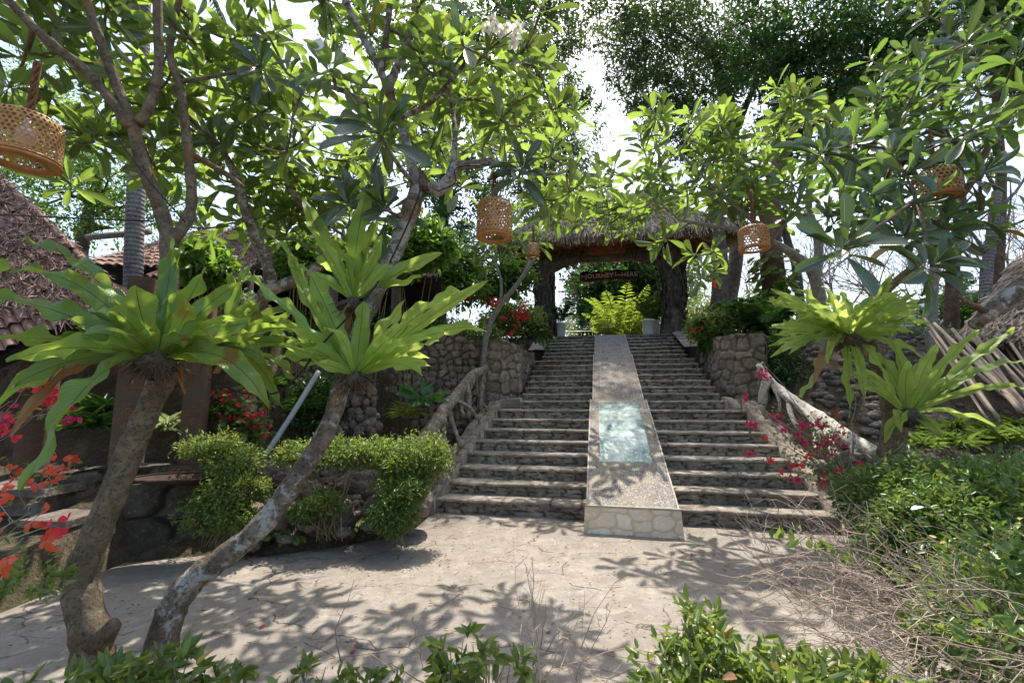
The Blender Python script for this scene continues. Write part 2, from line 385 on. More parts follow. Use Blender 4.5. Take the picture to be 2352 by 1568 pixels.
def f_rock():
    s = NT('rock'); n = s.noise(4, 8, .72); c = s.ramp(n, [(.3, (.07, .06, .05)), (.5, (.17, .14, .12)), (.72, (.32, .28, .24))])
    c = s.mix(s.ramp(s.noise(2.5, 4), [(.5, 0), (.65, .5)]), c, (.24, .17, .12))
    return s.done(s.pbr(c, .92, s.bump(s.math('ADD', n, s.noise(18, 4)), .9, .05), .2))
M['rock'] = f_rock()
def f_thatch(name, a, b):
    s = NT(name); c = s.mix(s.rnd(), a, b); return s.done(s.pbr(c, .9, None, .15))
M['thatch'] = f_thatch('thatch_straw', (.20, .145, .09), (.60, .48, .34))
M['thatchd'] = f_thatch('dark_thatch', (.06, .045, .03), (.16, .12, .085))
M['fibre'] = f_thatch('bark_fibre', (.14, .09, .07), (.42, .30, .24))
def f_tile():
    s = NT('clay_tile'); c = s.mix(s.rnd(), (.24, .125, .095), (.38, .215, .16))
    n = s.noise(5, 6, .7); c = s.mix(s.ramp(n, [(.42, .0), (.62, .75)]), c, (.11, .07, .055))
    return s.done(s.pbr(c, .8, s.bump(n, .4, .02), .3))
M['tile'] = f_tile()
def f_brick():
    s = NT('small_red_brick'); u, v = s.uv()
    cb = s.n('ShaderNodeCombineXYZ'); s.t.links.new(s.math('MULTIPLY', u, 1.1), cb.inputs[0]); s.t.links.new(v, cb.inputs[1])
    b = s.n('ShaderNodeTexBrick', Scale=1.0); s.t.links.new(cb.outputs[0], b.inputs['Vector'])
    b.inputs['Color1'].default_value = (.25, .125, .07, 1); b.inputs['Color2'].default_value = (.15, .085, .055, 1); b.inputs['Mortar'].default_value = (.11, .08, .06, 1)
    b.inputs['Brick Width'].default_value = .09; b.inputs['Row Height'].default_value = .035; b.inputs['Mortar Size'].default_value = .006
    n = s.noise(6, 5); c = s.mix(s.ramp(n, [(.42, .85), (.58, 0)]), b.outputs['Color'], (.12, .095, .075))
    return s.done(s.pbr(c, .9, s.bump(s.math('SUBTRACT', n, b.outputs['Fac']), .5, .01), .2))
M['brick'] = f_brick()
def f_glass():
    s = NT('tinted_glass'); gl = s.n('ShaderNodeBsdfGlossy'); gl.inputs['Roughness'].default_value = .03; gl.inputs['Color'].default_value = (.9, 1, .97, 1)
    tr = s.n('ShaderNodeBsdfTransparent'); tr.inputs[0].default_value = (.90, .98, .95, 1)
    fr = s.n('ShaderNodeFresnel', IOR=1.5)
    nz = s.bump(s.noise(3, 3), .04, .02); s.t.links.new(nz, gl.inputs['Normal'])
    mx = s.n('ShaderNodeMixShader'); s.t.links.new(fr.outputs[0], mx.inputs[0]); s.t.links.new(tr.outputs[0], mx.inputs[1]); s.t.links.new(gl.outputs[0], mx.inputs[2])
    df = s.pbr(s.mix(s.ramp(s.noise(9, 5, .7), [(.4, 0), (.6, 1)]), (.34, .46, .42), (.60, .72, .68)), .6); m2 = s.n('ShaderNodeMixShader'); s.t.links.new(s.ramp(s.noise(4, 6, .7), [(.38, .18), (.6, .62)]), m2.inputs[0]); s.t.links.new(mx.outputs[0], m2.inputs[1]); s.t.links.new(df, m2.inputs[2])
    return s.done(m2.outputs[0])
M['glass'] = f_glass()

# ------------------------------------------------------------------ leaf templates & scatter
T_TINY = (np.array([[0, 0, 0], [.5, .45, .06], [0, 1, -.05], [-.5, .45, .06]], float), np.array([[0, 1, 2, 3]]))
T_SM = (np.array([[0, 0, 0], [.40, .28, .09], [.36, .62, .07], [0, 1, -.10], [-.36, .62, .07], [-.40, .28, .09]], float), np.array([[0, 1, 2, 3], [0, 3, 4, 5]]))
T_STRAND = (np.array([[-.5, 0, 0], [.5, 0, 0], [.3, 1, -.08], [-.3, 1, -.08]], float), np.array([[0, 1, 2, 3]]))
def strip_template(rows, fold=.12, droop=.15, wave=0):
    V = []; Q = []
    for k, (y, w) in enumerate(rows):
        for x in (-1, 0, 1):
            V.append((x * w * .5, y, abs(x) * w * fold - droop * y * y + wave * sin(y * 14 + x)))
    for k in range(len(rows) - 1):
        a = k * 3; Q += [(a, a + 1, a + 4, a + 3), (a + 1, a + 2, a + 5, a + 4)]
    return np.array(V), np.array(Q)
T_PL = strip_template([(0, .08), (.13, .12), (.33, .5), (.55, .86), (.74, 1.0), (.88, .86), (.96, .5), (1, .10)], .08, .10)
T_PL2 = strip_template([(0, .08), (.13, .12), (.33, .5), (.55, .86), (.74, 1.0), (.88, .86), (.96, .5), (1, .10)], .16, .30)
T_PET = strip_template([(0, .25), (.3, .8), (.65, 1.0), (.88, .75), (1, .15)], .15, -.15)
def scatter(g, P, T, N, L, W, tpl=T_SM):
    P = np.asarray(P, float); n = len(P)
    if n == 0: return g
    T = nrm(T); N = np.asarray(N, float); N = nrm(N - T * (N * T).sum(-1, keepdims=True)); B = np.cross(T, N)
    L = np.broadcast_to(np.asarray(L, float), (n,)); W = np.broadcast_to(np.asarray(W, float), (n,))
    tv, tq = tpl
    V = P[:, None] + B[:, None] * (tv[None, :, 0:1] * W[:, None, None]) + T[:, None] * (tv[None, :, 1:2] * L[:, None, None]) + N[:, None] * (tv[None, :, 2:3] * L[:, None, None])
    Q = (tq[None] + (np.arange(n) * len(tv))[:, None, None]).reshape(-1, 4)
    wmax = np.abs(tv[:, 0]).max() * 2
    cx = np.where(np.abs(tv[:, 0]) > 1e-6, np.sign(tv[:, 0]) * .5, 0) + .5
    uv = np.tile(np.stack([cx, tv[:, 1]], -1), (n, 1))
    return g.add(V.reshape(-1, 3), Q, uv)
def rsph(n): return nrm(RNG.normal(size=(n, 3)))
def cloud(g, blobs, n, L, W, tpl=T_SM, up=.6, hang=.2, clump=.16, per=14, shell=.55):
    """leaf clumps spread through the volume of the given blobs: (centre, radii)"""
    vol = np.array([np.prod(b[1]) ** .67 for b in blobs]); pr = vol / vol.sum()
    nc = max(1, n // per)
    bi = RNG.choice(len(blobs), nc, p=pr)
    C = np.array([b[0] for b in blobs])[bi]; R = np.array([b[1] for b in blobs])[bi]
    r = RNG.uniform(0, 1, (nc, 1)) ** (1 / 3 + shell * .0); r = shell + (1 - shell) * r if shell > 0 else r
    r = np.where(RNG.uniform(size=(nc, 1)) < .25, RNG.uniform(.1, 1, (nc, 1)), r)
    d = rsph(nc); cc = C + d * r * R * RNG.uniform(.82, 1.1, (nc, 1))
    P = np.repeat(cc, per, 0) + RNG.normal(size=(nc * per, 3)) * clump * np.repeat(R.mean(1)[:, None], per, 0)
    D = np.repeat(d, per, 0)
    T = nrm(D * .7 + RNG.normal(size=P.shape) * .7 + A(0, 0, -hang)); N = nrm(RNG.normal(size=P.shape) * .7 + A(0, 0, up) + D * .3)
    s = RNG.uniform(.65, 1.25, len(P))
    return scatter(g, P, T, N, L * s, W * s, tpl)

# =================================================================== TERRAIN
d1, r1, d2, r2, d3, r3 = .357, .173, .357, .149, .36, .139
Y1, Z1 = 8 * d1, 9 * r1
Y2, Z2 = Y1 + 8 * d2, Z1 + 8 * r2
Y3, Z3 = Y2 + 6 * d3, Z2 + 6 * r3
def stairz(y):
    return np.interp(y, [-.4, 0, Y1, Y2, Y3, 40], [-.1, .1, Z1, Z2, Z3, Z3])
edge_px = [(-300, 1520), (0, 1388), (120, 1330), (250, 1288), (470, 1268), (620, 1272), (780, 1250), (950, 1215), (1000, 1165), (1100, 1165)]
EP = np.array([gnd(*p) for p in edge_px])
EXl, EYl = EP[:, 0], EP[:, 1]
def bedy(X): return np.interp(X, EXl, EYl)
def terr(X, Y):
    sx, sy = invS(X, Y)
    n = fbm(X * 1.3 + 20, Y * 1.3 + 20, 3)
    # left garden
    q = Y - bedy(X)
    zl = -.06 + .40 * sst(0, .5, q) + .45 * sst(.6, 3.0, q) + 1.75 * sst(3.15, 3.6, q + .3 * (n - .5)) + .7 * sst(4.2, 7.5, q)
    # close to the steps the bed follows them
    near = sst(-3.6, -2.7, sx)
    zl = zl * (1 - near * .8) + near * .8 * (stairz(sy) - .12)
    # right slope
    zr = -.06 + sst(4.6, 6.4, Y) * .75 + sst(6.2, 9.6, Y) * 2.3 + sst(9, 12, Y) * .5
    nr = sst(4.2, 2.7, sx); zr = zr * (1 - nr) + nr * np.maximum(stairz(sy) - .25, -.06)
    base = np.where(sx < 0, zl, zr)
    under = (np.abs(sx) < 2.6) & (sy > -.7)
    z = np.where(under, np.where(sy > Y3, Z3 - .02, stairz(sy) - .45), base)
    z = np.where((sx < 0) & (sx > -2.6) & (q < 0), -.06, z)
    z = z + (n - .5) * .18 * sst(.05, .6, z)
    z = np.where(sy > Y3 + .05, np.maximum(z, Z3 - .03 + 0 * z), z)
    z = np.where(Y < bedy(X) * (sx < 0) + 4.4 * (sx >= 0), np.minimum(z, -.06), z)
    return z
def g1(X, Y): return float(terr(np.array([X], float), np.array([Y], float))[0])
gx = np.concatenate([[-400, -150, -60, -30, -20], np.arange(-14, 14, .12), [15, 20, 30, 60, 150, 400]])
gy = np.concatenate([[-200, -60, -20, -5], np.arange(-1, 20, .12), [22, 26, 32, 45, 70, 120, 250, 700]])
XX, YY = np.meshgrid(gx, gy); ZZ = terr(XX, YY)
g = G(); g.grid(np.stack([XX, YY, ZZ], -1)); tag(g.obj('ground', M['soil']), kind='structure')

# patio slab
px = np.arange(-7, 7.01, .08); py = np.arange(-1.0, 7.2, .08)
PX, PY = np.meshgrid(px, py)
bd = np.where(PX < 1.2, bedy(PX) + .08 * (fbm(PX * 4, PY * 0, 5) - .5), 6.6)
PYc = np.minimum(PY, np.maximum(bd, -1)) 
PZ = .0 + .035 * (fbm(PX * .9, PY * .9, 8) - .5) + .008 * (fbm(PX * 6, PY * 6, 2) - .5)
PZ = PZ - .03
g = G(); g.grid(np.stack([PX, PYc, PZ + 0 * PX], -1))
g.grid(np.stack([np.stack([px, PYc[-1], PZ[-1]], -1), np.stack([px, PYc[-1], PZ[-1] - .2], -1)]))
tag(g.obj('patio', M['patio']), kind='structure')

# =================================================================== STAIRCASE
st = thing('stone_staircase', S(0, 0, 0), 'broad staircase of rough stacked stone climbing to the thatched gate', 'staircase')
def halfstep(k, xa, xb, y, z0, z1, dep, seed):
    w = abs(xb - xa); nu = max(8, int(w / .03)); g = G()
    us = np.linspace(0, w, nu)
    xs = xa + (xb - xa) * us / w
    nose = .045 * (fbm(us * 3.1 + seed, us * 0 + seed, 4) - .5) * 2 + .03 * (fbm(us * 13 + seed, us * 0, 6) - .5) * 2
    sag = .012 * (fbm(us * 2.0 + seed * 3, us * 0, 7) - .5) * 2
    lip = .036
    # riser (slightly behind the nosing)
    vs = np.linspace(0, 1, 9)
    UU, VV = np.meshgrid(us, vs, indexing='ij')
    hh = (z1 - lip - z0)
    Z = z0 - .03 + VV * (hh + .03)
    P = Sv(xa + (xb - xa) * UU / w, y + .035 + nose[:, None] * .3 * np.ones_like(VV), Z)
    N = np.broadcast_to(A(-sP, -cP, 0), P.shape)
    stone_grid(g, P, N, UU + seed * 3.7, VV * hh, .27, .058, .030, seed, .012)
    # lip and tread
    prof = [(.0, -lip - .004), (-.004, -lip * .5), (.006, -.004), (.03, .0), (dep * .5, .002), (dep + .06, .0)]
    P = []; 
    for (dy, dz) in prof:
        ed = nose if dy < .05 else nose * 0
        P.append(Sv(xs, y - .0 + dy + ed, z1 + dz + sag * (1 if dy < .2 else .3) + .006 * (fbm(us * 9, us * 0 + dy * 9, seed) - .5)))
    P = np.stack(P, 1)
    V2 = np.array([0, .02, .045, .07, dep * .5, dep])[None, :] * np.ones((nu, 1)); U2 = us[:, None] * np.ones((1, 6))
    F1, F2, cid = voro(U2 / .62 + seed * 2.3, V2 * 0 + .5 + seed, seed)
    g.grid(P, uv=np.stack([U2, V2], -1), cid=.55 + .45 * cid, jt=1 - sst(0, .03, F2 - F1))
    # outer ends
    for (x, sgn) in ((xa, 0), (xb, 0)):
        q = np.array([[S(x, y + .03, z0 - .05), S(x, y + .03, z1)], [S(x, y + dep + .05, z0 - .05), S(x, y + dep + .05, z1)]])
        g.grid(q, cid=np.full(4, .3), jt=np.zeros(4))
    return g.obj('step', M['steps'], st)
def ext(y, side):
    if y < Y1 - .05: return np.interp(y, [0, Y1], [2.72, 2.36]) if side < 0 else np.interp(y, [0, Y1], [2.50, 2.25])
    if y < Y2 - .05: return 2.0
    return 1.88
yk = 0; zk = 0; k = 0
for (n, d, r) in ((9, d1, r1), (8, d2, r2), (6, d3, r3)):
    for i in range(n):
        y = (k if k < 9 else k) * 0 + (k * d1 if k < 17 else Y2 + (k - 16) * d3)
        if k >= 9 and k < 17: y = Y1 + (k - 8) * d2
        z0 = zk; z1 = zk + r
        rw = (.552 if k < 9 else .50 if k < 17 else .465) - .015
        for side in (-1, 1):
            halfstep(k, side * rw, side * ext(y, side), y, z0, z1, d, 100 + k * 2 + (side > 0))
        zk = z1; k += 1
TOPY = Y2 + 6 * d3; TOPZ = zk
# top landing
g = G(); yy = np.linspace(TOPY, TOPY + 9, 30); xx = np.linspace(-6, 6, 40); a, b = np.meshgrid(xx, yy)
g.grid(Sv(a, b, TOPZ + .004 + 0 * a)); tag(g.obj('path', M['patio']), kind='structure')

# ramp
rp = thing('pebble_ramp', S(0, -.54, 0), 'narrow pebble-dashed ramp up the middle of the staircase with a glass panel', 'ramp')
def rz(y):
    return np.interp(y, [-.54, Y1 + .0, Y2, TOPY + .02], [.286, Z1 + .03, Z2 + .025, TOPZ + .02])
def slab(xa, xb, ya, yb, name, mat, dz=0, n=24, side=True, parent=rp):
    g = G(); ys = np.linspace(ya, yb, n)
    top = np.stack([Sv(np.full(n, xa), ys, rz(ys) + dz), Sv(np.full(n, xb), ys, rz(ys) + dz)], 1)
    g.grid(top)
    if side:
        for x in (xa, xb):
            g.grid(np.stack([Sv(np.full(n, x), ys, rz(ys) + dz), Sv(np.full(n, x), ys, rz(ys) * .0 + np.maximum(0, rz(ys) - .6))], 1))
    return g.obj(name, mat, parent, smooth=False)
for (ya, yb, w) in ((-.54, .5, .552), (2.7, Y1, .552), (Y1, Y2, .503), (Y2, TOPY + .02, .469)):
    slab(-w + .025, w - .025, ya, yb, 'ramp_surface', M['pebble'])
for sx in (-1, 1):
    a, b = sorted((sx * .375, sx * (.552 - .025))); slab(a, b, .5, 2.7, 'ramp_surface', M['pebble'])
    for (ya, yb, w) in ((-.54, Y1, .552), (Y1, Y2, .503), (Y2, TOPY + .02, .469)):
        a, b = sorted((sx * w, sx * (w - .022))); slab(a, b, ya, yb, 'edging', M['edge'], .006)
        if ya >= Y1 - .01:
            a, b = sorted((sx * (w - .17), sx * (w - .18))); slab(a, b, ya, yb, 'inlaid_line', M['edge'], .004, side=False)
g = G(); g.box(S(0, -.545, .284), (.56, .015, .012), Matrix.Rotation(-PSI, 3, 'Z')); g.obj('nosing', M['edge'], rp)
# recess
ys = np.array([.5, 2.7]); dp = .06; g = G()
C = [(-.375, .5), (.375, .5), (.375, 2.7), (-.375, 2.7)]
for i in range(4):
    (xa, ya), (xb, yb) = C[i], C[(i + 1) % 4]
    g.grid(np.array([[S(xa, ya, rz(ya)), S(xb, yb, rz(yb))], [S(xa, ya, rz(ya) - dp), S(xb, yb, rz(yb) - dp)]]))
# pale ledge
for (xa, xb, ya, yb) in ((-.375, -.29, .5, 2.7), (.29, .375, .5, 2.7), (-.29, .29, .5, .62), (-.29, .29, 2.6, 2.7)):
    g.grid(np.array([[S(xa, ya, rz(ya) - .03), S(xb, ya, rz(ya) - .03)], [S(xa, yb, rz(yb) - .03), S(xb, yb, rz(yb) - .03)]]))
g.obj('tiled_recess', M['pool'], rp, smooth=False)
g = G(); g.grid(np.array([[S(-.374, .5, rz(.5) - dp), S(.374, .5, rz(.5) - dp)], [S(-.374, 2.7, rz(2.7) - dp), S(.374, 2.7, rz(2.7) - dp)]])); g.obj('recess_floor', M['poolf'], rp)
g = G(); nn = 12
for (a, b) in ((0, 0),):
    ys = np.linspace(.502, 2.698, nn); g.grid(np.stack([Sv(np.full(nn, -.373), ys, rz(ys) - .004), Sv(np.full(nn, .373), ys, rz(ys) - .004)], 1))
g.obj('glass_panel', M['glass'], rp)
# ramp front face
g = G(); us = np.linspace(-.565, .565, 60); vs = np.linspace(-.04, .272, 20); a, b = np.meshgrid(us, vs, indexing='ij')
P = Sv(a * (1 + .03 * (1 - b / .28)), -.55 - .03 * (1 - b / .28), b)
stone_grid(g, P, np.broadcast_to(A(-sP, -cP, 0), P.shape), a + 5, b, .26, .17, .006, 12, .003)
for s_ in (-1, 1):
    x = s_ * .555; g.grid(np.array([[S(x, -.55, -.04), S(x, -.55, .272)], [S(x, .06, -.04), S(x, .06, .3)]]), cid=np.full(4, .5), jt=np.zeros(4))
g.obj('front_facing', M['facing'], rp)

# kerbs beside the steps (flat rough stones following the slope)
def kerb(side, label):
    ys = np.linspace(-.15, Y1 + .15, 90); vs = np.linspace(0, 1, 26)
    YV, VV = np.meshgrid(ys, vs, indexing='ij')
    inner = np.array([ext(max(0, y), side) for y in ys]) - .03
    wid = np.interp(ys, [-.2, 1, Y1], [.36, .42, .34]) + .08 * (fbm(ys * 2, ys * 0, 3) - .5)
    X = side * (inner[:, None] + VV * wid[:, None] + .05 * (fbm(YV * 5, VV * 0, 8) - .5) * (VV < .2))
    Z = np.interp(YV, [-.2, 0, Y1, Y1 + .3], [.12, .22, Z1 + .05, Z1 + .1]) - .05 * VV
    Z = np.where(VV > .94, Z - .35, np.where(VV < .03, Z - .25, Z))
    P = Sv(X, YV, Z); g = G()
    N = np.broadcast_to(nrm(A(0, -.3, 1)), P.shape)
    stone_grid(g, P, N, VV * .42, YV + 9 * (side > 0), .2, .22, .05, 31 + side, .012)
    q = np.array([[S(side * inner[0], -.15, -.1), S(side * inner[0], -.15, .16)], [S(side * (inner[0] + .36), -.15, -.1), S(side * (inner[0] + .36), -.15, .12)]])
    g.grid(q, cid=np.full(4, .6), jt=np.zeros(4))
    return tag(g.obj('stone_kerb', M['kerb']), label, 'kerb')
kerb(-1, 'sloping kerb of rough flat stones under the grey log handrail posts')
kerb(1, 'sloping kerb of rough flat stones behind the pink bougainvillea')
for side, lab in ((-1, 'pale upper kerb slab beside the bark-clad gate post nearer the red geranium bush'), (1, 'pale upper kerb slab beside the gate post with the palm shrubs')):
    ys = np.linspace(Y2 + .1, TOPY + .1, 30); vs = np.linspace(0, 1, 10); YV, VV = np.meshgrid(ys, vs, indexing='ij')
    P = Sv(side * (1.84 + VV * .5), YV, np.interp(YV, [Y2, TOPY], [Z2 + .16, TOPZ + .06]) - (VV > .95) * .3); g = G()
    stone_grid(g, P, np.broadcast_to(A(0, 0, 1.), P.shape), VV * .5, YV, .5, .45, .03, 77, .01)
    tag(g.obj('kerb_slab', M['kerb']), lab, 'kerb')

# =================================================================== STONE WALLS
def wall(name, path, z0f, z1f, mat, label, cat='wall', cu=.3, cv=.2, depth=.05, thick=.4, seed=1, res=.03, parent=None, batter=.08):
    path = np.asarray(path, float); seg = np.linalg.norm(np.diff(path, axis=0), axis=1); L = np.concatenate([[0], np.cumsum(seg)])
    n = int(L[-1] / res) + 2; s = np.linspace(0, L[-1], n)
    X = np.interp(s, L, path[:, 0]); Y = np.interp(s, L, path[:, 1])
    dx, dy = np.gradient(X), np.gradient(Y); l = np.hypot(dx, dy); nx, ny = dy / l, -dx / l   # faces to the right of travel
    z0 = np.array([z0f(q / L[-1]) for q in s]); z1 = np.array([z1f(q / L[-1]) for q in s]); z1 = z1 + .05 * (fbm(s * 3, s * 0, seed) - .5)
    m = int((z1 - z0).max() / res) + 2; v = np.linspace(0, 1, m); g = G()
    SS, VV = np.meshgrid(s, v, indexing='ij'); Z = z0[:, None] + VV * (z1 - z0)[:, None]
    back = batter * VV * (z1 - z0)[:, None]
    P = np.stack([X[:, None] - nx[:, None] * back, Y[:, None] - ny[:, None] * back, Z], -1); N = np.stack([nx, ny, 0 * nx], -1)[:, None, :] * np.ones((1, m, 1))
    stone_grid(g, P, N, SS + seed, Z, cu, cv, depth, seed)
    mt = 8; tt = np.linspace(0, 1, mt); bk = batter * (z1 - z0)
    SS, TT = np.meshgrid(s, tt, indexing='ij')
    off = bk[:, None] + TT * thick
    P = np.stack([X[:, None] - nx[:, None] * off, Y[:, None] - ny[:, None] * off, z1[:, None] - .02 * TT + 0.0], -1)
    stone_grid(g, P, np.broadcast_to(A(0, 0, 1.), P.shape), SS + seed, TT * thick, cu, .3, depth * .6, seed + 3)
    # back and ends
    off = bk + thick
    bt = np.stack([X - nx * off, Y - ny * off, z1], -1); bb = np.stack([X - nx * off, Y - ny * off, z0], -1)
    g.grid(np.stack([bt, bb], 1), cid=np.full(2 * n, .4), jt=np.zeros(2 * n))
    for i in (0, -1):
        e = np.array([[[X[i], Y[i], z0[i]], [X[i] - nx[i] * bk[i], Y[i] - ny[i] * bk[i], z1[i]]], [[X[i] - nx[i] * off[i], Y[i] - ny[i] * off[i], z0[i]], [X[i] - nx[i] * off[i], Y[i] - ny[i] * off[i], z1[i]]]])
        nn = 14; a = np.linspace(0, 1, nn); AA, BB = np.meshgrid(a, np.linspace(0, 1, 20), indexing='ij')
        P = (e[0, 0] * (1 - BB[..., None]) + e[0, 1] * BB[..., None]) * (1 - AA[..., None]) + (e[1, 0] * (1 - BB[..., None]) + e[1, 1] * BB[..., None]) * AA[..., None]
        tdir = A(dx[i], dy[i], 0) / l[i] * (1 if i == -1 else -1)
        stone_grid(g, P, np.broadcast_to(tdir, P.shape), AA * thick + 3, z0[i] + BB * (z1[i] - z0[i]), cu, cv, depth, seed + 6)
    o = g.obj(name, mat, parent)
    return tag(o, label, cat) if parent is None else o
def xy(*s): return S(*s, 0)[:2]
# wall flanking the upper steps on the side of the pond
p = [xy(-2.0, Y2 + .1), xy(-2.02, Y1 + 1.8), xy(-2.1, Y1 + .9), xy(-2.42, Y1 + .30), xy(-3.0, Y1 + .05), xy(-3.7, Y1 + .1)][::-1]
wall('stone_wall', p, lambda t: 1.2 + .1 * t, lambda t: np.interp(t, [0, .3, .5, .75, 1], [2.95, 2.95, 2.85, 2.78, 2.85]), M['wallr'], 'curved wall of squared stones where the grey log handrail ends', cu=.27, cv=.22, depth=.06, seed=3)
# wall on the other side: flares outwards towards the camera
p = [at(2040/1.2755, 1035/1.2755, 11.45)[:2], xy(2.1, Y1 + 1.5), xy(2.35, Y1 + .55), at(2245/1.2755, 1100/1.2755, 8.7)[:2]]
wall('stone_wall', p[::-1][::-1], lambda t: 1.45, lambda t: np.interp(t, [0, .25, .5, .72, 1], [2.74, 2.86, 2.96, 2.95, 2.90]), M['wallr'], 'rising wall of weathered stone in front of the cycad palm', cu=.30, cv=.24, depth=.05, thick=.5, seed=9)
# pebble wall behind the pond
p = [at(600, 1000, 7.6)[:2], at(760, 1000, 8.0)[:2], at(900, 1000, 8.3)[:2], at(1010, 1000, 8.6)[:2], at(1095, 1000, 8.85)[:2]]
wall('rubble_wall', p, lambda t: .5, lambda t: 2.55 + .35 * t + .12 * sin(t * 17), M['wall'], 'rubble retaining wall of round pebbles behind the clipped shrubs', cu=.16, cv=.15, depth=.09, seed=14, res=.025, thick=.5)
p = [at(-260, 1000, 6.4)[:2], at(100, 1000, 6.6)[:2], at(420, 1000, 7.0)[:2], at(620, 1000, 7.55)[:2]]
wall('retaining_wall', p, lambda t: .0, lambda t: 2.1 + .25 * t, M['walld'], 'dark mossy retaining wall behind the brick pillars', cu=.42, cv=.24, depth=.07, seed=21)
p = [gnd(215, 1290)[:2], gnd(330, 1275)[:2] + A(0, .05), gnd(440, 1262)[:2] + A(0, .1), gnd(470, 1255)[:2] + A(.1, .5)]
wall('planter_wall', p, lambda t: -.1, lambda t: .70, M['walld'], 'low planter wall of large dark stones behind the two leaning trunks', cu=.42, cv=.34, depth=.035, seed=28, thick=.3)
p = [gnd(-200, 1400)[:2] + A(0, .9), gnd(60, 1330)[:2] + A(0, .9), gnd(215, 1290)[:2] + A(.0, .3)]
wall('planter_wall', p, lambda t: -.1, lambda t: .85, M['walld'], 'dark stone wall behind the coral bougainvillea', cu=.5, cv=.2, depth=.05, seed=33, thick=.3)
for (px_, py_, D, w, lab) in ((55, 1122, 4.6, .42, 'long pale stone slab ledge under the drooping fern frond'), (150, 1190, 4.4, .22, 'small grey stone slab in the dark corner by the trunk')):
    c = at(px_, py_, D); g = G(); g.box(c, (w, .22, .035), jit=.012); g.box(c - A(0, -.05, .2), (w * .8, .15, .165), jit=.02); tag(g.obj('stone_slab', M['rock'], smooth=False), lab, 'stone slab')

# =================================================================== ROCKS
def rockmesh(name, c, r, sq=(1, 1, .8), seed=0, mat='rock', parent=None):
    nu, nv = 40, 26; th = np.linspace(0, 2 * pi, nu + 1); ph = np.linspace(0, pi, nv); a, b = np.meshgrid(th, ph, indexing='ij')
    x, y, z = np.sin(b) * np.cos(a), np.sin(b) * np.sin(a), np.cos(b)
    w = .65 + .7 * fbm(x * 1.5 + seed + 9, y * 1.6 + z * 1.5 + 5, seed, 4) + .55 * np.abs(fbm(x * 3 + seed, z * 3 + y * 2.5 + 9, seed + 4, 4) - .5)
    w = np.where(sin(0) == 0, w, w); w[-1] = w[0]
    w = np.round(w * 5) / 5 * .45 + w * .55
    P = np.stack([x * w * sq[0], y * w * sq[1], z * w * sq[2]], -1) * r
    P = P * A(U(.8, 1.3), U(.8, 1.2), U(.75, 1.1)) + c
    g = G(); g.grid(P); return g.obj(name, M[mat], parent)
rocks = [(612, 1078, 5.9, .13, 'pale upright boulder at the foot of the grey pipe'), (560, 1235, 5.0, .2, 'rough boulder behind the two crossing trunks'), (715, 1205, 5.15, .11, 'mossy boulder under the small shrub by the patio edge'),
         (760, 1190, 5.3, .25, 'brown boulder between the two shrub stems'), (880, 1170, 5.4, .27, 'pitted boulder below the large clipped shrub'), (955, 1150, 5.7, .24, 'pitted boulder beside the lowest step'),
         (640, 1195, 5.2, .2, 'dark boulder beside the white upright pipe'), (830, 1110, 6.2, .3, 'large dark boulder over the pond hollow'), (930, 1080, 6.4, .22, 'boulder beneath the handrail base'),
         (660, 1090, 6.0, .22, 'round boulder behind the leaning lichen-covered trunk'), (520, 1160, 5.4, .26, 'dark boulder behind the left trimmed shrub stems'), (2115, 1068, 5.5, .17, 'white quartz rock beside the fern-bearing trunk'),
         (1960, 1060, 5.9, .16, 'brown rock below the end of the pale log rail'), (1990, 1100, 5.5, .14, 'small rock under the pale log rail end'), (1900, 1075, 6.2, .15, 'flat rock between the rail struts')]
rocks += [(585, 1250, 4.85, .08, 'small sharp boulder at the bed edge between the crossing trunks'), (655, 1238, 4.95, .07, 'small boulder beside the low edge fern'), (790, 1222, 5.05, .08, 'knobbly boulder under the thin shrub stems'), (850, 1205, 5.15, .09, 'knobbly boulder beside the corner shrub'), (735, 1165, 5.5, .17, 'grey boulder behind the white upright pipe'), (680, 1130, 5.7, .18, 'shaded boulder above the white upright pipe'), (905, 1135, 5.7, .16, 'brown boulder tucked under the flat clipped pads'), (580, 1180, 5.3, .15, 'boulder touching the back of the leaning trunk')]
for i, (a, b, D, r, lab) in enumerate(rocks):
    c = at(a, b, D); o = rockmesh('boulder', c, r, seed=i * 3 + 1, mat='rock'); tag(o, lab, 'rock', 'boulders in the garden beds')
# small loose stones: nobody could count them
g = G(); 
def pebbles(g, cx, cy, D0, D1, n, r, right=False):
    for i in range(n):
        D = U(D0, D1); X = at(U(cx[0], cx[1]), 900, D)[0]; z = g1(X, D)
        if z < .12: continue
        c = A(X, D, z + r * .2); nu, nv = 7, 5; a, b = np.meshgrid(np.linspace(0, 2 * pi, nu + 1), np.linspace(0, pi, nv), indexing='ij')
        k = 1 + .25 * np.sin(a * 2 + U(0, 6)) * np.sin(b * 2 + U(0, 6)); s_ = r * U(.5, 1.5)
        g.grid(np.stack([np.sin(b) * np.cos(a) * k * U(.8, 1.3), np.sin(b) * np.sin(a) * k, np.cos(b) * .7 * k], -1) * s_ + c)
pebbles(g, (500, 1000), 0, 5.0, 7.6, 420, .055); pebbles(g, (1850, 2150), 0, 5.6, 9.4, 420, .07); pebbles(g, (2000, 2350), 0, 5.6, 8, 150, .06)
tag(g.obj('rubble', M['rock']), 'loose rubble stones on the planted slopes', kind='stuff')
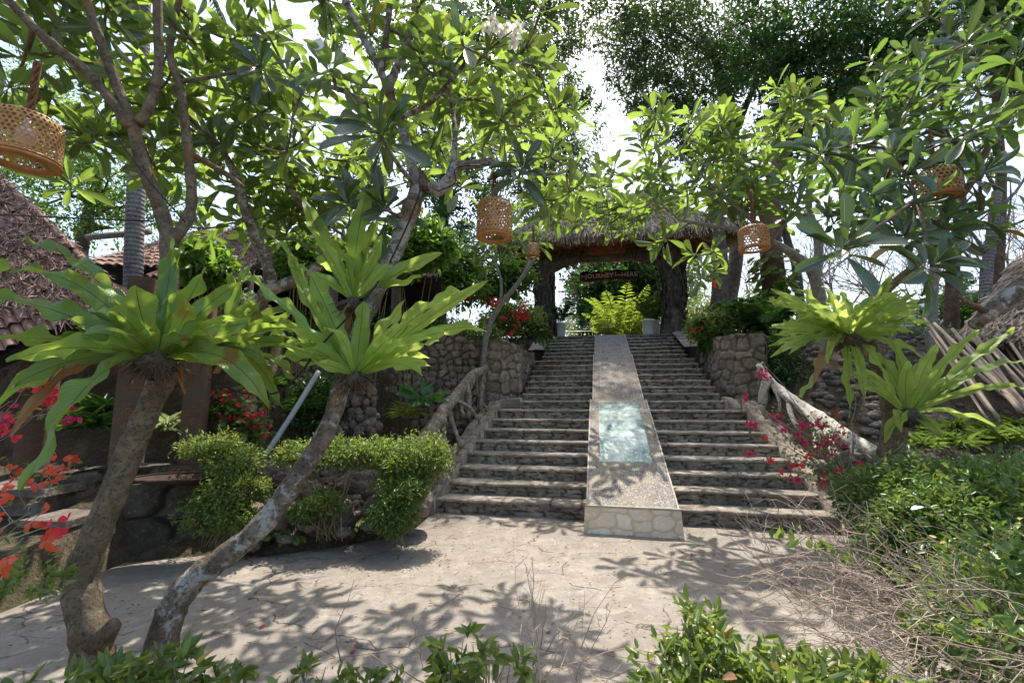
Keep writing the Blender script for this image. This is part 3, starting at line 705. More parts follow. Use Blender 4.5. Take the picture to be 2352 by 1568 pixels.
# stalagmite-like pebble pillar in the pond wall
g = G()
for i in range(260):
    t = U(0, 1); a = U(0, 2 * pi); c = at(820 + U(-1, 1) * 62 * (1 - t * .6), 1040 - t * 210, 7.1 + U(-.1, .1)); r = U(.035, .075)
    nu, nv = 8, 6; aa, bb = np.meshgrid(np.linspace(0, 2 * pi, nu + 1), np.linspace(0, pi, nv), indexing='ij')
    g.grid(np.stack([np.sin(bb) * np.cos(aa), np.sin(bb) * np.sin(aa), np.cos(bb) * U(.8, 1.6)], -1) * r + c)
tag(g.obj('pebble_grotto', M['rock']), 'mound of cemented round pebbles behind the trunk and clipped shrubs', 'grotto')

# =================================================================== LOG HANDRAILS
def rail(pts, rr, struts, label, mat):
    P = smoothpath([at(*p) for p in pts], 6); base = A(P[0][0], P[0][1], g1(P[0][0], P[0][1]))
    t = thing('log_handrail', base, label, 'handrail')
    n = len(P); R = np.interp(np.linspace(0, 1, n), np.linspace(0, 1, len(rr)), rr) * (1 + .045 * RNG.normal(size=n))
    P = P + RNG.normal(size=P.shape) * .004
    g = G(); g.tube(P, R, 14, rough=.03)
    for _ in range(5):
        i = RNG.integers(2, n - 2); d = rsph(1)[0] * (R[i] + .03); g.tube([P[i], P[i] + d], [R[i] * .7, .012], 7)
    g.obj('top_log', M[mat], t)
    for (a, b, r) in struts:
        A0, B0 = at(*a), at(*b); mid = (A0 + B0) / 2 + RNG.normal(size=3) * .045; Q = smoothpath([A0, mid, B0], 4)
        g = G(); g.tube(Q, np.linspace(r, r * .8, len(Q)) * (1 + .1 * RNG.normal(size=len(Q))), 9, rough=.06); g.obj('strut', M[mat], t)
    return t
rail([(1120, 845, 8.75), (1085, 862, 8.5), (1050, 905, 8.1), (1015, 950, 7.6), (985, 995, 7.1), (960, 1040, 6.7)], [.07, .085, .10, .11, .12, .12],
     [((1112, 850, 8.7), (1104, 945, 8.6), .06), ((1085, 868, 8.5), (1080, 950, 8.3), .065), ((1062, 895, 8.2), (1062, 955, 8.0), .06), ((1048, 920, 8.0), (1098, 962, 7.9), .035),
      ((1030, 945, 7.7), (1060, 1028, 7.5), .05), ((1020, 960, 7.5), (1038, 1055, 7.2), .045), ((1000, 985, 7.2), (1012, 1075, 6.9), .06), ((985, 1000, 7.1), (1008, 1100, 6.7), .045), ((1040, 1060, 7.1), (1012, 1075, 6.9), .04), ((1094, 862, 8.6), (1120, 945, 8.6), .03), ((1072, 880, 8.3), (1076, 960, 8.1), .05)],
     'grey weathered log handrail with crooked branch posts beside the pebble wall', 'log')
rail([(1742, 838, 8.3), (1775, 880, 8.0), (1830, 925, 7.4), (1890, 965, 6.8), (1950, 1005, 6.3), (2015, 1045, 5.9)], [.055, .07, .085, .10, .095, .085],
     [((1765, 870, 8.0), (1752, 925, 8.1), .085), ((1772, 880, 7.95), (1790, 945, 7.7), .03), ((1812, 920, 7.5), (1835, 985, 7.1), .045), ((1862, 955, 7.0), (1875, 1035, 6.6), .04), ((1870, 960, 6.9), (1880, 1030, 6.6), .04),
      ((1900, 985, 6.6), (1930, 1090, 6.0), .05), ((1800, 905, 7.6), (1900, 1010, 6.6), .035), ((1880, 1030, 6.6), (1950, 1000, 6.35), .045), ((1960, 1015, 6.2), (1985, 1085, 5.9), .05), ((1935, 1100, 5.9), (1990, 1075, 5.8), .04), ((1895, 975, 6.7), (1905, 1050, 6.4), .045)],
     'pale sunlit log handrail with branch struts behind pink bougainvillea', 'logw')

# =================================================================== GATE
GY = TOPY + .45
gt = thing('thatched_gate', S(0, GY, TOPZ), 'thatched gateway with two bark-clad pillars at the head of the staircase', 'gateway')
BR = Matrix.Rotation(-PSI, 3, 'Z')
def pillar(sx, r0, r1, label=None):
    n = 34; zz = np.linspace(TOPZ - .1, TOPZ + 2.9, n); R = np.interp(zz - TOPZ, [-.1, .3, .8, 2.0, 2.9], [r0 * 1.35, r0 * 1.05, r0 * .92, r1, r1 * 1.25])
    g = G(); P = [S(sx + .03 * sin(z * 3), GY, z) for z in zz]; g.tube(P, R, 26, rough=.07)
    p = g.obj('pillar', M['barkd'], gt)
    # bark slabs
    m = 420; z = U(TOPZ, TOPZ + 2.6, m); a = U(0, 2 * pi, m); r = np.interp(z - TOPZ, [0, .3, .8, 2.6], [r0 * 1.25, r0 * 1.02, r0 * .93, r1 * 1.15]) + .01
    base = np.stack([BX + cP * (sx + 0) + sP * GY + r * np.cos(a), BY - sP * sx + cP * GY + r * np.sin(a), z], -1)
    N = np.stack([np.cos(a), np.sin(a), .1 + 0 * a], -1); T = nrm(np.stack([RNG.normal(size=m) * .12, RNG.normal(size=m) * .12, 1 + 0 * a], -1) + N * U(-.05, .22, (m, 1)))
    g = G(); scatter(g, base, T, N, U(.18, .5, m), U(.04, .10, m), T_SM); g.obj('bark_cladding', M['barkd'], p)
pillar(-2.15, .30, .27); pillar(2.05, .33, .31)
# braces flaring to an arch, beam, frieze
g = G()
for sx, sg in ((-2.15, 1), (2.05, -1)):
    for j in range(5):
        g.tube(smoothpath([S(sx + sg * .2, GY + U(-.2, .2), TOPZ + 2.05 + .1 * j), S(sx + sg * (.42 + .08 * j), GY + U(-.15, .15), TOPZ + 2.5), S(sx + sg * (1.1 + .12 * j), GY + U(-.1, .1), TOPZ + 2.72)], 4), [.13] * 4 + [.1] * 5, 8, rough=.1)
    for j in range(3):
        g.tube(smoothpath([S(sx - sg * .1, GY, TOPZ + 2.2), S(sx - sg * .5, GY, TOPZ + 2.5), S(sx - sg * 1.1, GY, TOPZ + 2.7)], 3), .1, 8, rough=.1)
g.tube([S(-3.4, GY, TOPZ + 2.72), S(0, GY, TOPZ + 2.66), S(3.6, GY, TOPZ + 2.72)], .13, 10, rough=.05)
g.obj('arched_beam', M['barkd'], gt)
m = 700; s0 = RNG.choice([-1, 1], m); cx0 = np.where(s0 < 0, -2.15, 2.05)
xx = cx0 - s0 * U(-.6, 1.5, m); zz = TOPZ + 2.55 + U(-.1, .3, m) + .16 * np.abs(xx - cx0) ; g = G()
scatter(g, Sv(xx, GY - U(.1, .3, m), zz), np.stack([RNG.normal(size=m) * .3, RNG.normal(size=m) * .1 - .1, -1 + 0 * xx], -1), A(0, -1, .1) + RNG.normal(size=(m, 3)) * .2, U(.12, .42, m) * np.clip(1.3 - np.abs(xx - cx0), .35, 1), U(.03, .06, m), T_STRAND)
g.obj('bark_fringe', M['thatchd'], gt)
g = G(); g.box(S(.1, GY - .05, TOPZ + 2.95), (3.3, .04, .20), BR)
for x in np.arange(-3.1, 3.5, .115): g.box(S(x + U(-.02, .02), GY - .12, TOPZ + 2.94 + U(-.02, .02)), (.014, .014, .21), BR)
for z in (2.80, 2.95, 3.1): g.box(S(.1, GY - .15, TOPZ + z), (3.35, .016, .014), BR)
for y2 in (2.2,):
    g.box(S(.0, GY + y2, TOPZ + 3.6), (3.1, .06, .10), BR)
    for x in np.arange(-3, 3.1, .13): g.box(S(x, GY + y2 - .08, TOPZ + 3.48 + U(-.03, .03)), (.013, .012, .20), BR)
g.obj('lattice_frieze', M['redwood'], gt, smooth=False)
for (sx, sy) in ((-2.1, 2.2), (2.1, 2.2)):
    g = G(); g.tube([S(sx, GY + sy, TOPZ - .1), S(sx, GY + sy, TOPZ + 3)], .14, 10, rough=.05); g.obj('rear_post', M['barkd'], gt)
# roof: hipped thatch
E0 = TOPZ + 3.16; RZ = TOPZ + 5.0
ex0, ex1, ey0, ey1 = -3.6, 3.9, GY - 1.15, GY + 2.55; ry = (ey0 + ey1) / 2; rx0, rx1 = -1.5, 1.75
corners = dict(a=(ex0, ey0, E0), b=(ex1, ey0, E0), c=(ex1, ey1, E0 + .4), d=(ex0, ey1, E0 + .4), e=(rx0, ry, RZ), f=(rx1, ry, RZ))
faces = [('a', 'b', 'f', 'e'), ('b', 'c', 'f', 'f'), ('c', 'd', 'e', 'f'), ('d', 'a', 'e', 'e')]
g = G(); gs = G()
for fc in faces:
    c4 = [S(*corners[q]) for q in fc]; n = 20; a, b = np.meshgrid(np.linspace(0, 1, n), np.linspace(0, 1, n), indexing='ij'); a = a[..., None]; b = b[..., None]
    P = (c4[0] * (1 - b) + c4[1] * b) * (1 - a) + (c4[3] * (1 - b) + c4[2] * b) * a
    sag = -.10 * np.sin(np.pi * a) ; P = P + sag * A(0, 0, 1)
    g.grid(P); g.grid(P - A(0, 0, .22))
    down = nrm(c4[0] + c4[1] - c4[2] - c4[3]); nn = nrm(np.cross(c4[1] - c4[0], c4[3] - c4[0])); nn = nn * np.sign(nn[2])
    m = 9000 if fc[0] == 'a' else 4500
    aa = 1 - np.sqrt(U(0, 1, m)) if fc[2] == fc[3] else U(-.02, 1, m); bb = U(0, 1, m); row = np.round(aa * 14) / 14 + U(-.02, .02, m)
    aa = row[:, None]; bb = bb[:, None]
    P = (c4[0] * (1 - bb) + c4[1] * bb) * (1 - aa) + (c4[3] * (1 - bb) + c4[2] * bb) * aa + (-.10 * np.sin(np.pi * aa) + U(.0, .06, (m, 1))) * A(0, 0, 1)
    scatter(gs, P, down + RNG.normal(size=(m, 3)) * .16 + A(0, 0, .02), nn + RNG.normal(size=(m, 3)) * .3, U(.2, .48, m), U(.02, .045, m), T_STRAND)
    m = 2600; bb = U(0, 1, m)[:, None]; P = c4[0] * (1 - bb) + c4[1] * bb + A(0, 0, -.05) + RNG.normal(size=(m, 3)) * .05 - down * U(0, .3, (m, 1))
    scatter(gs, P, down * .7 + A(0, 0, -.9) + RNG.normal(size=(m, 3)) * .22, nn + RNG.normal(size=(m, 3)) * .3, U(.18, .42, m) * (.55 if fc[0] == 'c' else 1), U(.015, .035, m), T_STRAND)
rf = g.obj('thatched_roof', M['thatchd'], gt); gs.obj('thatch_straw', M['thatch'], rf)
g = G(); g.tube([S(rx0 - .15, ry, RZ + .03), S(0, ry, RZ - .02), S(rx1 + .2, ry, RZ + .04)], .16, 10, rough=.04); g.obj('ridge_cap', M['thatch'], rf)
# sign
sc_ = at(1396, 632, 15.3); sg_ = thing('hanging_sign', sc_, 'dark wooden board lettered JOURNEY START from HERE hanging in the gateway', 'sign')
g = G(); n = 30; xs = np.linspace(-.98, .98, n); top = .15 + .02 * np.sin(xs * 7) + .012 * RNG.normal(size=n); bot = -.19 + .02 * np.sin(xs * 5 + 1) + .015 * RNG.normal(size=n)
def loc(x, y, z): return sc_ + A(cP * x + sP * y, -sP * x + cP * y, z)
F_ = np.array([[loc(x, -.03, b), loc(x, -.03, t_), loc(x, .03, t_), loc(x, .03, b), loc(x, -.03, b)] for x, t_, b in zip(xs, top, bot)]); g.grid(F_); 
for i in (0, -1): g.add(F_[i][:4], [[0, 1, 2, 3]])
g.obj('board', M['signw'], sg_, smooth=False)
def text(body, x, z, size, mat, parent, name='lettering'):
    cu = bpy.data.curves.new(name, 'FONT'); cu.body = body; cu.size = size; cu.extrude = .006; cu.offset = size * .012; cu.align_x = 'LEFT'; cu.space_character = 1.08
    cu.materials.append(mat); tmp = bpy.data.objects.new('tmp_text', cu); me = bpy.data.meshes.new_from_object(tmp); bpy.data.objects.remove(tmp)
    o = bpy.data.objects.new(name, me); COL.objects.link(o); o.parent = parent
    o.location = Vector(loc(x, -.042, z)) - Vector(sc_); o.rotation_euler = (pi / 2, 0, -PSI); return o
text('the', -.95, -.04, .11, M['letter'], sg_); text('JOURNEY', -.78, -.085, .215, M['letter'], sg_); text('START', -.10, .0, .13, M['letter'], sg_); text('from', .24, -.05, .10, M['letter'], sg_); text('HERE', .46, -.085, .225, M['letter'], sg_)
for x in (-.85, .85):
    g = G(); g.tube([loc(x, 0, .13), loc(x, 0, .62)], .008, 6); g.obj('hanging_wire', M['cable'], sg_)

# pots, palm plants
def frond(g, base, tip, arch, n=30, ll=.3, w=.02, gr=None, drop=.35, rk=.008):
    base, tip = np.asarray(base), np.asarray(tip); mid = (base + tip) / 2 + A(0, 0, arch); P = bez(base, mid, tip, 14)
    if gr is not None: gr.tube(P, np.linspace(rk, rk * .3, 14), 5)
    t = np.linspace(.12, 1, n); Q = np.array([np.interp(t, np.linspace(0, 1, 14), P[:, i]) for i in range(3)]).T
    T = nrm(np.gradient(Q, axis=0)); sd = nrm(np.cross(T, A(0, 0, 1)))
    for s_ in (-1, 1):
        D = T * .65 + sd * s_ * .8 + A(0, 0, -drop) + RNG.normal(size=T.shape) * .08
        L = ll * (np.sin(np.pi * np.clip(t * .85 + .12, 0, 1)) ** .6) * U(.85, 1.1, n)
        scatter(g, Q, D, A(0, 0, 1) + sd * s_ * -.3 + RNG.normal(size=T.shape) * .1, L, w, T_SM)
def palmplant(name, base, specs, label, cat, mat='palm', group=None, stem='stem', n=24, ll=.2, w=.022, parent=None):
    t = thing(name, base, label, cat, group); g = G(); gr = G()
    for (dx, dy, dz, arch) in specs: frond(g, base + A(0, 0, .05), base + A(dx, dy, dz), arch, n, ll, w, gr)
    g.obj('fronds', M[mat], t); gr.obj('stems', M[stem], t); return t
def ringspecs(n, L, zlo, zhi, arch, jit=.15):
    out = []
    for i in range(n):
        a = i * 2.4 + U(-.3, .3); l = L * U(.75, 1.15); out.append((l * cos(a), l * sin(a), U(zlo, zhi), arch * U(.7, 1.3)))
    return out
def potplant(c, r, h, lab, pl):
    t = thing('planter_pot', c, lab, 'planter')
    g = G(); pr = [(0, .02), (r * .82, 0), (r * .9, .02), (r, h - .05), (r * 1.08, h - .05), (r * 1.08, h), (r * .92, h), (r * .9, h - .06), (0, h - .06)]
    an = np.linspace(0, 2 * pi, 25); P = np.array([[c + A(q * cos(a), q * sin(a), z) for a in an] for q, z in pr]); g.grid(P); g.obj('pot', M['pot'], t, smooth=False)
    g = G(); gr = G()
    for s_ in ringspecs(15, .5, .25, 1.0, .35): frond(g, c + A(0, 0, h - .05), c + A(s_[0], s_[1], s_[2] + h), s_[3], 20, .22, .022, gr)
    g.obj('palm_leaves', M[pl], t); gr.obj('palm_stems', M['stem'], t)
potplant(S(-1.63, GY + .25, TOPZ), .19, .56, 'white planter pot with small palm beside the slimmer bark-clad gate pillar', 'palm')
potplant(S(1.25, GY + .2, TOPZ), .20, .56, 'front one of two white planter pots beside the thicker gate pillar', 'palmy')
potplant(S(1.48, GY + .75, TOPZ), .19, .6, 'rear one of two white planter pots beside the thicker gate pillar', 'palm')
b = S(.55, GY + 4.6, TOPZ); palmplant('yellow_palm', b, ringspecs(40, 1.35, .5, 2.7, .8), 'bright yellow-green palm clump glowing in the gateway opening', 'palm', 'palmy', n=17, ll=.5, w=.075)
# low cream fence
ft = thing('low_fence', S(-1.2, GY + 5.2, TOPZ), 'low cream metal barrier with upright bars seen through the gateway', 'fence'); g = G(); g2 = G()
for z in (.55, 1.0): g.tube([S(-2.1, GY + 5.2, TOPZ + z), S(-.45, GY + 5.2, TOPZ + z)], .025, 6)
g.obj('rail', M['yellow'], ft)
for x in np.arange(-2.1, -.4, .165): g2.tube([S(x, GY + 5.2, TOPZ), S(x, GY + 5.2, TOPZ + 1.0)], .016, 6)
g2.obj('bars', M['yellow'], ft)
g2 = None

# =================================================================== PLUMERIA TREES
def rosette(g, p, ax, n, L, W, dark=False, gb=None):
    ax = nrm(ax); ref = nrm(np.cross(ax, rsph(1)[0])); r2_ = np.cross(ax, ref)
    k = np.arange(n); a = k * 2.399 + U(0, 6); el = np.interp(k, [0, n * .35, n], [radians(70), radians(38), radians(-12)]) + RNG.normal(size=n) * .22
    D = (np.cos(a)[:, None] * ref + np.sin(a)[:, None] * r2_) * np.cos(el)[:, None] + ax * np.sin(el)[:, None]
    N = ax * np.cos(el)[:, None] - (np.cos(a)[:, None] * ref + np.sin(a)[:, None] * r2_) * np.sin(el)[:, None]
    N = N + RNG.normal(size=N.shape) * .38
    P = p + ax * np.interp(k, [0, n], [.02, -.09])[:, None] + D * .012
    s_ = np.interp(k, [0, n * .3, n], [.45, .95, 1.0]) * U(.62, 1.2, n)
    scatter(g, P, D + A(0, 0, -.10), N, L * s_, W * s_ ** .7, T_PL2 if U() < .4 else T_PL)
def plumeria(label, limbs, blobs, ntips, bark_='bark', leaf='plum', L=.30, W=.085, seg=14, seed=1, name='plumeria_tree', tipr=.0125, extra=(), lv=(8, 14), old=()):
    global RNG, U
    RNG = np.random.default_rng(seed); U = RNG.uniform
    base = at(*limbs[0][0][0][:3]) if not isinstance(limbs[0][0][0], np.ndarray) else limbs[0][0][0]
    base = A(base[0], base[1], base[2])
    t = thing(name, base, label, 'tree')
    g = G(); nodes = []; nr = []
    for pts, rr in limbs:
        P = np.array([at(*p) if not isinstance(p, np.ndarray) else p for p in pts]); P = smoothpath(P, 5); n = len(P)
        R = np.interp(np.linspace(0, 1, n), np.linspace(0, 1, len(rr)), rr)
        R = R * (1 + .05 * np.sin(np.arange(n) * 1.7) + .035 * RNG.normal(size=n))
        g.tube(P, R, 16 if R[0] > .05 else 10, rough=.03)
        st_ = max(1, int(n * .35)) if pts is limbs[0][0] else 1
        for i in range(st_, n): nodes.append(P[i]); nr.append(R[i])
    tips = []
    w = np.array([b[4] for b in blobs], float); cnt = RNG.multinomial(ntips, w / w.sum())
    for b, c in zip(blobs, cnt):
        C = at(b[0], b[1], b[2]); R = np.asarray(b[3], float) * np.ones(3)
        q = rsph(c) * RNG.uniform(.15, 1, (c, 1)) ** .5 * R + C; tips += list(q)
    tips += [at(*e) for e in extra]
    tips = [q for q in tips if np.linalg.norm(q - A(0, 0, H)) > 1.9]
    gl = G()
    nodes = [np.array(q) for q in nodes]; nr = list(nr); left = list(tips); ft_ = []
    while left:
        Nn = np.array(nodes); D = np.linalg.norm(np.array(left)[:, None] - Nn[None], axis=2)
        up = np.array(left)[:, None, 2] - Nn[None, :, 2]; Dp = D + np.where(up < 0, -up * .8, 0)
        i, j = np.unravel_index(np.argmin(Dp), Dp.shape); q = left.pop(i); p0 = Nn[j]; r0 = nr[j]
        dist = np.linalg.norm(q - p0)
        if dist < .12: q = q + nrm(q - p0) * .2; dist = np.linalg.norm(q - p0)
        out = nrm(q - p0); mid = p0 + (q - p0) * .5 + rsph(1)[0] * dist * .13 - A(0, 0, dist * .08)
        P = bez(p0, mid, q, 6); ra = min(r0 * .75, tipr + .010 * min(dist, 1.6) + .004); R = np.linspace(ra, tipr, 6)
        g.tube(P, R, 7); nodes += list(P[2:]); nr += list(R[2:])
        ft_.append((q, nrm(P[-1] - P[-2]) * .7 + A(0, 0, .75)))
        if dist > .7:
            for kk in (3,):
                ft_.append((P[kk] + rsph(1)[0] * .1, nrm(P[-1] - P[-2]) * .5 + A(0, 0, .6) + rsph(1)[0] * .4))
                g.tube([P[kk], ft_[-1][0]], [tipr, tipr * .9], 6)
    for q, ax in ft_: rosette(gl, q, ax + RNG.normal(size=3) * .25, RNG.integers(*lv), L * U(.85, 1.15), W * U(.9, 1.1))
    go = G()
    for (a, b, D, LL) in old:
        q = at(a, b, D); j = np.argmin([np.linalg.norm(q - nd) for nd in nodes]); p0 = nodes[j]; g.tube(bez(p0, (p0 + q) / 2 - A(0, 0, .03), q, 6), np.linspace(.018, .012, 6), 7)
        rosette(go, q, A(U(-.4, .4), -.75, .35), 15, LL, LL * .27); rosette(gl, q, A(0, -.3, 1), 5, LL * .7, LL * .2)
    g.obj('trunk', M[bark_], t); gl.obj('crown', M[leaf], t)
    if old: o_ = go.obj('old_leaves', M['plumx'], t); o_['label'] = 'dark leathery old leaf whorls'
    return t

# A: left trunk
tA = [(215, 1520, 2.75), (205, 1440, 2.75), (185, 1340, 2.78), (215, 1240, 2.8), (262, 1130, 2.82), (310, 1010, 2.84), (360, 900, 2.9), (405, 820, 2.95), (398, 740, 3.0), (388, 640, 3.0), (388, 545, 3.0)]
treeA = plumeria('stout leaning plumeria trunk with a fern in its fork, branches rising past the big lantern', [
    (tA, [.105, .088, .084, .078, .074, .072, .070, .066, .062, .058, .055]),
    ([(390, 560, 3.0), (368, 480, 3.0), (332, 390, 2.95), (305, 285, 2.9)], [.05, .046, .042, .042]),
    ([(305, 290, 2.9), (275, 215, 2.9), (240, 120, 2.85), (205, 20, 2.8), (190, -90, 2.8)], [.038, .034, .032, .03, .027]),
    ([(318, 285, 2.9), (345, 240, 2.95), (365, 150, 3.0), (362, 40, 3.0), (365, -80, 3.0)], [.036, .032, .032, .03, .027]),
    ([(303, 295, 2.9), (250, 225, 2.85), (195, 160, 2.8), (130, 110, 2.7), (60, 45, 2.65), (0, -20, 2.6)], [.036, .032, .032, .03, .027, .024]),
    ([(395, 555, 3.0), (432, 500, 3.1), (440, 440, 3.15), (430, 330, 3.2), (415, 210, 3.25), (390, 110, 3.3), (420, -30, 3.4)], [.042, .038, .036, .034, .03, .028, .024]),
    ([(432, 350, 3.2), (520, 400, 3.4), (560, 430, 3.5)], [.025, .02, .016]),
], [(60, 20, 3.3, (1.0, .7, .7), 16), (250, 60, 3.5, (.9, .9, .7), 16), (420, 60, 3.7, (.8, .9, .7), 16), (150, 230, 3.7, (1.0, .7, .5), 12), (520, 220, 4.2, (.9, .8, .7), 12), (330, 250, 4.2, (.8, .6, .5), 8), (250, -200, 3.4, (1.2, 1.0, .5), 8), (120, 330, 4.2, (.7, .6, .4), 7), (480, 330, 4.6, (.8, .7, .5), 10)], 104,
    L=.31, W=.085, seed=5, old=[(600, 150, 3.4, .3), (505, 330, 3.6, .3)], extra=[(60, 120, 2.9), (20, 200, 3.1), (240, 60, 3.2), (440, 90, 3.4)])
# stub at base of A
RNG = np.random.default_rng(3); U = RNG.uniform
g = G(); g.tube([at(225, 1480, 2.73), at(262, 1432, 2.69)], [.07, .035], 12, rough=.12); g.obj('broken_stub', M['bark'], treeA)

# B: centre leaning trunk
tB = [(365, 1500, 2.95), (395, 1400, 2.98), (445, 1330, 3.02), (520, 1275, 3.06), (610, 1195, 3.12), (690, 1085, 3.2), (750, 990, 3.25), (780, 900, 3.3), (805, 810, 3.3), (850, 700, 3.3), (890, 615, 3.32), (930, 520, 3.35), (962, 430, 3.4)]
treeB = plumeria('lichen-spotted plumeria trunk leaning up from the patio, carrying two bright ferns', [
    (tB, [.098, .085, .078, .072, .07, .068, .064, .062, .062, .062, .062, .064, .07]),
    ([(965, 430, 3.4), (1005, 435, 3.38), (1035, 410, 3.36), (1045, 383, 3.36), (1085, 378, 3.4), (1130, 370, 3.45)], [.055, .054, .052, .042, .038, .032]),
    ([(1130, 372, 3.45), (1190, 395, 3.7), (1260, 400, 4.0), (1320, 390, 4.3)], [.02, .018, .015, .012]),
    ([(958, 430, 3.42), (943, 365, 3.5), (918, 275, 3.6), (896, 215, 3.6), (905, 170, 3.6), (930, 115, 3.6), (950, 50, 3.6), (955, -60, 3.6)], [.045, .04, .038, .037, .035, .033, .028, .025]),
    ([(896, 220, 3.6), (868, 150, 3.55), (820, 60, 3.5), (780, -30, 3.45)], [.038, .034, .03, .026]),
    ([(875, 165, 3.55), (885, 100, 3.5), (895, 10, 3.45), (900, -60, 3.4)], [.03, .026, .024, .02]),
    ([(905, 270, 3.6), (960, 255, 3.5), (1010, 215, 3.4), (1065, 150, 3.35)], [.025, .022, .02, .016]),
    ([(905, 275, 3.6), (850, 245, 3.5), (800, 215, 3.4), (730, 190, 3.3)], [.026, .022, .02, .016]),
    ([(1040, 380, 3.4), (1045, 300, 3.5), (1035, 230, 3.7)], [.026, .022, .018]),
], [(1080, 120, 3.6, (.8, .8, .6), 18), (900, 60, 3.8, (.9, .8, .6), 14), (720, 80, 3.9, (.9, .8, .6), 14), (1060, 300, 4.0, (.8, .8, .5), 16), (800, 300, 4.2, (1.0, .8, .6), 16), (1240, 330, 4.6, (.7, .7, .5), 13), (640, 250, 4.5, (.8, .7, .7), 10), (900, -220, 3.8, (1.5, 1.0, .5), 8), (1280, 430, 4.8, (.5, .6, .3), 6), (980, 180, 4.2, (.8, .7, .5), 12), (1000, 310, 5.8, (1.2, .7, .5), 18), (1190, 290, 6.0, (.8, .6, .5), 10), (700, 330, 4.8, (.8, .6, .4), 10)], 140,
    bark_='barkl', L=.31, W=.084, seed=8, old=[(868, 300, 2.75, .40), (800, 470, 3.3, .38), (885, 480, 3.35, .36), (1200, 390, 3.5, .3)], extra=[(870, 300, 2.9), (1130, 140, 3.1), (1290, 240, 4.0), (1060, 90, 3.1), (1310, 440, 4.4), (760, 160, 3.1), (1345, 430, 4.9)])
RNG = np.random.default_rng(4); U = RNG.uniform
g = G()
for i in range(5): g.tube([at(968 + i * 3, 440, 3.36), at(972 + i * 4 - 6, 385 + 6 * i, 3.32 + i * .01)], [.03, .008], 7, rough=.1)
g.obj('broken_stub', M['barkb'], treeB)
# plumeria blossoms
def blossom(g, gc, p, ax, r):
    ax = nrm(ax); ref = nrm(np.cross(ax, rsph(1)[0])); b = np.cross(ax, ref); a = np.arange(5) * 2 * pi / 5
    D = np.cos(a)[:, None] * ref + np.sin(a)[:, None] * b; scatter(g, np.repeat([p], 5, 0), D + ax * .35, ax + np.cross(ax, D) * .4, r, r * .72, T_PET)
    gc.tube([p - ax * .01, p + ax * .012], [.012, .006], 8)
t = thing('plumeria_blossoms', at(1150, 90, 2.95), 'cluster of white plumeria blossoms with yellow throats above the small lantern', 'flowers')
gc = G(); gs = G()
for i, (a, b) in enumerate([(1128, 45), (1150, 70), (1165, 62), (1185, 80), (1140, 60), (1178, 98), (1190, 62), (1120, 62), (1160, 90)]):
    g = G(); p = at(a, b, 2.95 + U(-.08, .08)); blossom(g, gc, p, at(1150, 250, 2.2) - p + rsph(1)[0] * .3, .052); g.obj('blossom', M['whitepetal'], t)
    gs.tube(smoothpath([at(1085, 160, 3.2), at(1115, 120, 3.1), p], 3), .005, 5)
gc.obj('throats', simple('yellow_throat', (.8, .55, .05), .6), t); gs.obj('stalk', M['stem'], t)
for lab, px_, py_ in (('translucent plumeria leaf painted pale for the light it catches above the crossing branches', 735, 108),):
    g = G(); scatter(g, [at(px_, py_ - 18, 3.0)], [A(-.15, 0, -1)], [A(.1, -1, .1)], .11, .10, T_PET); tag(g.obj('lit_leaf', M['whitepetal']), lab, 'petal')  # a leaf in white petal colour; the light on it is painted

# C: plumeria behind, in the middle of the left side
plumeria('slim plumeria with forked grey stems in front of the dark tiled house', [
    ([A(*gnd(640, 1000, 1.6)[:2], 1.6) if False else at(560, 760, 5.2), at(592, 700, 5.0), at(620, 655, 4.9), at(610, 590, 4.8), at(585, 540, 4.7), at(560, 470, 4.6), at(540, 400, 4.6), at(500, 330, 4.5)], [.10, .09, .075, .06, .055, .05, .045, .03]),
    ([(620, 665, 4.9), (665, 650, 4.95), (705, 630, 5.0), (745, 590, 5.05), (730, 530, 5.1), (700, 480, 5.1), (660, 425, 5.1)], [.07, .07, .065, .05, .05, .045, .035]),
    ([(735, 560, 5.1), (770, 480, 5.1), (790, 410, 5.1), (800, 370, 5.1)], [.035, .03, .03, .02]),
], [(560, 330, 4.9, (.9, .8, .6), 14), (700, 380, 5.3, (.9, .8, .5), 14), (850, 400, 5.6, (.8, .8, .5), 12), (480, 480, 5.0, (.6, .7, .5), 8), (620, 520, 5.2, (.7, .5, .4), 6), (1150, 420, 5.6, (1.0, .7, .5), 12), (600, 480, 5.4, (.9, .6, .4), 12), (780, 500, 5.8, (.8, .6, .4), 10)], 70, bark_='barkl', leaf='plum', L=.31, W=.09, seed=21)
# D: plumeria beside the gate with drooping leaves
plumeria('young plumeria with bare grey forks standing left of the gateway', [
    ([at(1105, 850, 9.6), at(1120, 760, 9.5), at(1150, 700, 9.4), at(1190, 650, 9.2), at(1240, 575, 9.0)], [.07, .06, .05, .045, .03]),
    ([(1150, 700, 9.4), (1150, 640, 9.4), (1130, 590, 9.4)], [.04, .03, .025]),
    ([(1190, 650, 9.2), (1215, 600, 9.3), (1200, 560, 9.3)], [.035, .03, .025]),
], [(1130, 560, 9.4, (.8, .7, .4), 8), (1250, 510, 9.3, (1.0, .8, .4), 9), (1000, 570, 9.0, (.8, .7, .4), 5), (1340, 470, 9.0, (1.1, .7, .35), 12), (1420, 490, 9.0, (1.0, .6, .3), 12), (1530, 470, 9.2, (.8, .6, .3), 8)], 64, bark_='barkg', L=.38, W=.09, seed=30)
